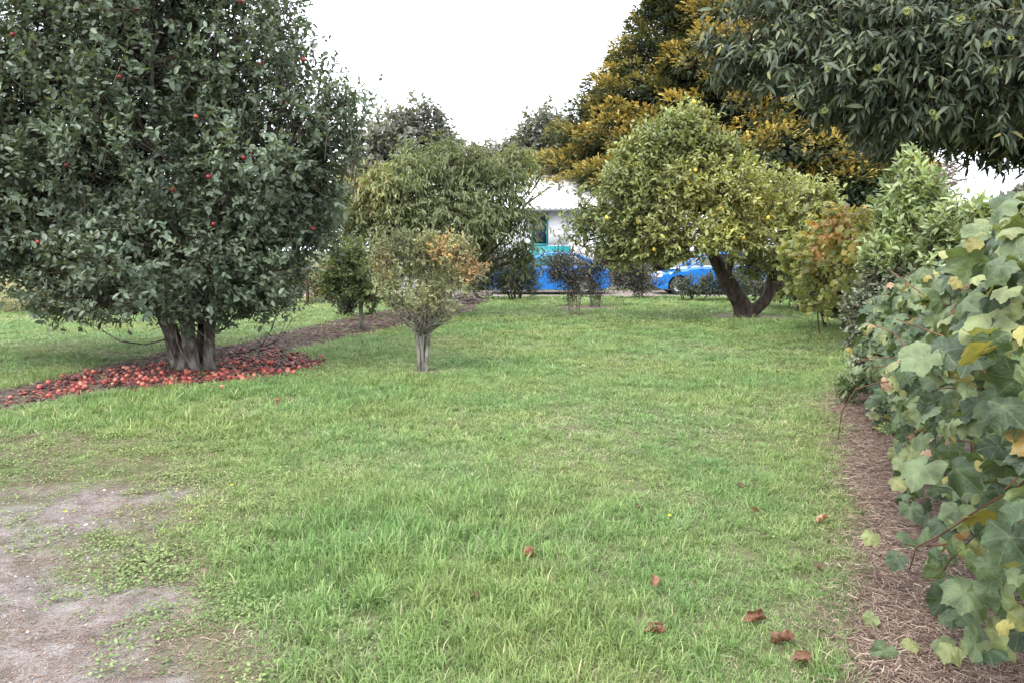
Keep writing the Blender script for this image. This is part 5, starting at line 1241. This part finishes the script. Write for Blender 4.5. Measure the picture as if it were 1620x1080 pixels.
# a plainer outline for far leaves
tri6 = [(0, 1), (25, .72), (52, .95), (80, .62), (112, .8), (155, .62), (180, .15), (-155, .62), (-112, .8), (-80, .62), (-52, .95), (-25, .72)]
T_PALM = (np.array([(0, 0, 0.03)] + [(math.cos(R(a)) * r_ * .5, math.sin(R(a)) * r_ * .5, -.08 * r_ + (.05 if i % 2 else -.03)) for i, (a, r_) in enumerate(tri6)]), np.array([(0, 1 + i, 1 + (i + 1) % 12, 1 + (i + 1) % 12) for i in range(12)]))
GRM = leaf_mat('foliage_grape', [(0, (0.03, 0.055, 0.027)), (0.35, (0.075, 0.115, 0.055)), (0.62, (0.145, 0.19, 0.09)), (0.82, (0.25, 0.27, 0.11)), (0.90, (0.28, 0.23, 0.05)), (0.96, (0.24, 0.14, 0.055)), (1, (0.42, 0.27, 0.18))], trans=0.3, rough=0.5, spec=0.45, nscale=16, var=0.32, vein=(0.25, 0.28, 0.14), crinkle=True)
# front of the hedge runs x = 0.35 + 0.41 y
def front(y): return 0.49 + 0.405 * y
vine = empty('grape_vine', (front(4.5) + .55, 4.5, 0), 'sprawling grape vine hedge with large lobed leaves along the right edge', 'vine')
ct = Tubes()
for i in range(9):
    y = 2.0 + i * .7; x = front(y) + .6 + rng.normal(0, .1); htop = np.interp(y, [2, 4.5, 7], [1.6, 1.25, .85])
    ct.curve((x, y, -.03), (x - .1, y + .2, htop * .8), .014, .009, .08, 6, 6, .1)
    for j in range(7):
        s0 = (x - .05, y + rng.uniform(-.1, .2), rng.uniform(.3, htop * .8)); ct.curve(s0, (front(y) + rng.uniform(-.05, .3), y + rng.normal(0, .5), rng.uniform(.25, htop)), .005, .0025, .15, 6, 5, sag=-.05)
for (a, b) in [((1620, 700), (1490, 690)), ((1620, 1045), (1540, 1040)), ((1560, 1000), (1480, 965)), ((1500, 860), (1430, 860))]:
    q0, q1 = P(a[0], a[1], 3.2), P(b[0], b[1], 3.1); q0.z = max(q0.z, .03); q1.z = max(q1.z, .02); ct.curve(q0, q1, .0035, .002, .06, 6, 5)
ct.build('canes', M['cane'], vine)['kind'] = 'stuff'
def hedge_leaves(n, inner=False):
    y = 1.75 + 6.0 * rng.random(n) ** 0.85; htop = np.interp(y, [1.7, 3, 4.5, 6, 7.7], [1.85, 1.76, 1.54, 1.36, 1.14]) * (1 + .12 * (vnoise(y * 2.2, y * 0, 5) - .5) * 2)
    t = rng.random(n)          # 0 at the foot, 1 over the top
    a = -0.55 + t * 2.5        # angle on the rounded section
    bulge = .6 * (1 + .28 * (vnoise(y * 2.6, t * 4, 6) - .5) * 2) * (0.6 if inner else 1.0)
    cz = htop * .5
    x = front(y) + .62 - bulge * np.cos(a) * np.where(a > 0, 1, 1.0); z = cz + np.sin(a) * htop * .5 * (0.85 if inner else 1.0)
    foot = a < 0; z = np.where(foot, np.maximum(.06, cz + np.sin(a) * htop * .85), z); x = np.where(foot, x + .06 + .10 * vnoise(y * 3, t * 3, 8), x)
    p = np.stack([x + rng.normal(0, .05, n), y + rng.normal(0, .05, n), np.maximum(z + rng.normal(0, .04, n), .05)], 1)
    nout = nrm(np.stack([-np.cos(a), np.full(n, -.35), np.sin(a) * .9 + .35], 1))
    nn = nrm(nout * .6 + rng.normal(size=(n, 3)) * .5 + np.array([0, 0, .6]))
    ax = nrm(np.stack([-.5 * np.cos(a), np.full(n, -.25), np.full(n, -.5)], 1) + rng.normal(size=(n, 3)) * .5)
    L = np.clip(rng.normal(.112, .036, n), .05, .18)
    rnd = np.clip(rng.random(n) * .72 + .22 * (vnoise(y * 1.5, z * 2, 9) - .3) + (rng.random(n) < .17) * .36, 0, 1)
    return p, ax, nn, L, L * rng.uniform(.92, 1.08, n), rnd
o1 = hedge_leaves(2700); o2 = hedge_leaves(1500, True)
lv = tuple(np.concatenate([a, b]) for a, b in zip(o1, o2))
# single trailing leaves low on the mulch
ex = [(1440, 715, 4.3, .155, .72), (1595, 690, 3.0, .17, .6), (1500, 640, 4.3, .16, .5), (1380, 845, 3.35, .10, .85), (1440, 850, 3.3, .13, .4), (1505, 1060, 2.75, .14, .62), (1575, 1030, 2.75, .15, .7), (1555, 1000, 2.85, .13, .5), (1400, 1050, 2.75, .12, .45), (1440, 1035, 2.8, .08, .75),
      (1380, 985, 3.0, .09, .75), (1520, 930, 3.0, .12, .3), (1545, 960, 2.95, .13, .66), (1425, 760, 4.0, .12, .88), (1440, 800, 3.7, .13, .35), (1510, 825, 3.3, .15, .9), (1420, 880, 3.2, .12, .3)]
ep = np.array([tuple(P(a, b, c)) for a, b, c, d_, e in ex]); ep[:, 2] = np.maximum(ep[:, 2], .05); n = len(ex)
lv = tuple(np.concatenate([a, b]) for a, b in zip(lv, (ep, nrm(np.array([(-.3, -.5, -.6)]) + rng.normal(size=(n, 3)) * .25), nrm(np.array([(-.25, -.6, .75)]) + rng.normal(size=(n, 3)) * .2), np.array([e[3] for e in ex]), np.array([e[3] for e in ex]), np.array([e[4] for e in ex]))))
ok = np.linalg.norm(lv[0] - np.array([0, 0, CAM_H]), axis=1) > 1.9
lv = tuple(a[ok] for a in lv)
idx = set(nearest_in_view(lv[0], 283, (1300, 1640)).tolist()) | set(range(len(lv[0]) - n, len(lv[0]))); idx = np.array(sorted(idx))[-300:]
keep = np.ones(len(lv[0]), bool); keep[idx] = False
for k in range(4):
    leaf_objects(vine, idx[k::4], *lv, GT[k][0], GRM, {'vein': GT[k][1]})
rest = np.where(keep)[0]; half_ = []
V, F3, F4, A, B, off = [], [], [], [], [], 0
for k in range(4):
    ii = rest[k::4]; me = leaves_mesh('foliage', *[a[ii] for a in lv], GT[k][0])
    nv = len(me.vertices); co = np.zeros(nv * 3, np.float32); me.vertices.foreach_get('co', co); V.append(co.reshape(-1, 3))
    lt = [tuple(p_.vertices) for p_ in me.polygons]; F3 += [tuple(v + off for v in t) for t in lt if len(t) == 3]; F4 += [tuple(v + off for v in t) for t in lt if len(t) == 4]
    A.append(np.repeat(lv[5][ii], len(GT[k][1]))); B.append(np.tile(GT[k][1], len(ii))); off += nv; bpy.data.meshes.remove(me)
fo = link('foliage', fast_mesh('foliage', np.concatenate(V), [np.array(F4), np.array(F3)], {'rnd': np.concatenate(A), 'vein': np.concatenate(B)}, smooth=True), vine, GRM); fo['kind'] = 'stuff'
for o_ in vine.children:
    if o_.name.startswith('leaf'):
        me = o_.data
        if not me.polygons[0].use_smooth: me.polygons.foreach_set('use_smooth', np.ones(len(me.polygons), bool))

# autumn-tinted vine further back
AUM = leaf_mat('foliage_autumn_vine', [(0, (0.08, 0.10, 0.045)), (0.42, (0.20, 0.23, 0.085)), (0.6, (0.36, 0.36, 0.10)), (0.76, (0.50, 0.33, 0.13)), (1, (0.58, 0.25, 0.14))], trans=0.35, nscale=1.5)
b = P(1330, 0, 13); av = empty('grape_vine', (b.x + .3, 13.2, 0), 'grape vine with orange and yellow autumn leaves beside the lemon tree', 'vine')
av_cl = [E(1300, 385, 13.5, 45, 40), E(1345, 370, 13, 45, 45), E(1385, 370, 12, 45, 45), E(1290, 430, 13.6, 35, 35), E(1350, 420, 12.6, 50, 35), E(1395, 430, 11.5, 40, 45), E(1260, 400, 14.5, 30, 45), E(1320, 345, 13.4, 40, 22), E(1380, 480, 11, 24, 35, w=.6), E(1260, 455, 14.6, 30, 20), E(1330, 470, 13, 40, 24, w=.6), E(1290, 480, 13.6, 34, 18, w=.6), E(1370, 490, 12, 34, 26, w=.7)]
p, d, tl, f, which = clump_twigs(av_cl, 520, .35, 1, .1, .5, (.25, .5))
t_ = Tubes()
for c in av_cl[3:6]: t_.curve((c[0].x + .25, c[0].y + .3, -.03), Vector(c[0]), .016, .008, .1, 5, 5)
for c in av_cl:
    for j in range(6): v = nrm(rng.normal(size=(1, 3)))[0]; t_.curve(Vector(c[0]), Vector(c[0]) + Vector((v[0] * c[1], v[1] * c[2], v[2] * c[3])), .007, .003, .12, 4, 4)
t_.build('canes', M['cane'], av)['kind'] = 'stuff'
def av_tone(p):
    px = 810 + p[:, 0] * FPX / p[:, 1]; py = 395 - (p[:, 2] - CAM_H) * FPX / p[:, 1]
    return np.clip(.39 + .6 * np.exp(-((px - 1325) / 45) ** 2 - ((py - 365) / 22) ** 2) + .5 * np.exp(-((px - 1290) / 18) ** 2 - ((py - 408) / 16) ** 2) + .45 * np.exp(-((px - 1392) / 22) ** 2 - ((py - 375) / 16) ** 2) + .35 * np.exp(-((px - 1365) / 18) ** 2 - ((py - 420) / 14) ** 2), 0, 1)
lv2 = twig_leaves(p, d, tl, 7, .125, .125, .9, .4, .5, .2, .3, .45, av_tone(p), .65)
ok = lv2[0][:, 2] > .05; lv2 = tuple(a[ok] for a in lv2)
idx = nearest_in_view(lv2[0], 300); keep = np.ones(len(lv2[0]), bool); keep[idx] = False
leaf_objects(av, idx, *lv2, T_PALM, AUM)
link('foliage', leaves_mesh('foliage', *[a[keep] for a in lv2], T_PALM), av, AUM)['kind'] = 'stuff'

# ------------------------------------------------------------------ curled dead leaves on the lawn and mulch
DEAD = leaf_mat('dead_leaf', [(0, (0.07, 0.032, 0.02)), (0.5, (0.16, 0.075, 0.045)), (0.85, (0.30, 0.17, 0.10)), (1, (0.44, 0.31, 0.21))], trans=0.15, rough=0.6, nscale=25, var=0.4, vein=(0.35, 0.2, 0.12), crinkle=True)
def dead_leaf(px, py, size, label, curl, seed, tone, z=None):
    (tv, tf), vein = grape_template(seed + 40, .1, .1)
    v = tv.copy(); r_ = np.random.default_rng(seed)
    ang = v[:, 1] * curl * 6; rad = 1 / (curl * 6)                       # roll about the midrib
    y = np.sin(ang) * rad; zz_ = (1 - np.cos(ang)) * rad + v[:, 2] * .5
    x = v[:, 0] * (1 - .2 * np.abs(v[:, 1])); zz_ = zz_ + .35 * x * x + r_.normal(0, .012, len(x))
    V = np.stack([x, y, zz_], 1) * size; V[:, 2] -= V[:, 2].min()
    t = [f[:3] for f in tf.tolist() if f[2] == f[3]]; q = [f for f in tf.tolist() if f[2] != f[3]]
    me = fast_mesh('fallen_leaf', V, [np.array(q), np.array(t)], {'rnd': np.clip(tone + r_.normal(0, .12, len(V)), 0, 1), 'vein': vein}, smooth=True)
    o = link('fallen_leaf', me, None, DEAD); g_ = G(px, py); o.location = (g_.x, g_.y, 0.02 if z is None else z); o.rotation_euler = (r_.normal(0, .5), r_.normal(0, .5), r_.uniform(0, 6.28))
    return tag(o, label, 'leaf', 'dead leaves fallen on the lawn and mulch')
for i, a in enumerate([(1043, 1012, .12, 'rolled brown leaf leftmost of the three large ones at the bottom of the lawn', .9, .55), (1200, 988, .13, 'curled brown leaf standing on edge in the near lawn', 1.0, .6), (1245, 1026, .14, 'long folded brown leaf lowest in the lawn near the mulch', 1.1, .5),
                       (1300, 832, .11, 'pale tan curled leaf by the mulch edge halfway down the bed', .8, .85), (1033, 932, .09, 'small pinkish brown leaf in the middle of the near lawn', .8, .6), (1295, 907, .07, 'small dark brown leaf on the lawn beside the mulch', .7, .2),
                       (1275, 1056, .10, 'torn brown leaf at the bottom of the lawn by the mulch', .8, .5), (1008, 808, .06, 'tiny reddish brown leaf in the middle of the lawn', .6, .5), (1172, 775, .06, 'tiny dark leaf in the short grass right of centre', .6, .1), (1195, 815, .06, 'tiny tan leaf in the short grass near the bed', .7, .6),
                       (752, 948, .06, 'tiny brown leaf among the tall tufts left of centre', .6, .5), (1500, 950, .09, 'pale dry leaf on the straw mulch under the vine', .8, .9), (1488, 865, .08, 'whitish curled leaf on the mulch beside the lower vine canes', .9, 1.0), (1490, 985, .10, 'long pale dry leaf lying on the bottom of the mulch', 1.2, .95), (1230, 590, .09, 'tan leaf on the far lawn toward the vine', .6, .7)]):
    dead_leaf(a[0], a[1], a[2], a[3], a[4], i + 1, a[5], z=0.03 if i < 11 else 0.015)

# yellow flowers in the worn grass
M['petal'] = plain_mat('petal', (0.8, 0.62, 0.02), 0.5); M['stem'] = plain_mat('stem', (0.12, 0.2, 0.05), 0.6)
for (px, py, lab) in [(103, 825, 'tiny yellow flower on the clover at the left'), (366, 781, 'tiny yellow flower at the edge of the tall grass'), (1057, 831, 'tiny yellow flower in the short lawn right of centre')]:
    g_ = G(px, py); r_ = empty('yellow_flower', (g_.x, g_.y, 0), lab, 'flower', 'tiny yellow flowers in the lawn')
    t_ = Tubes(); t_.add([(g_.x, g_.y, -.01), (g_.x + .004, g_.y, .03), (g_.x + .006, g_.y, .06)], [.0015, .0013, .001], 5); t_.build('stem', M['stem'], r_)
    V, F = [(g_.x + .006, g_.y, .058)], []
    for q_ in range(12): a = q_ * .5236; rr = .013 if q_ % 2 == 0 else .008; V.append((g_.x + .006 + rr * math.cos(a), g_.y + rr * math.sin(a), .064))
    for q_ in range(12): F.append((0, 1 + q_, 1 + (q_ + 1) % 12))
    link('petals', fast_mesh('petals', V, np.array(F)), r_, M['petal'])
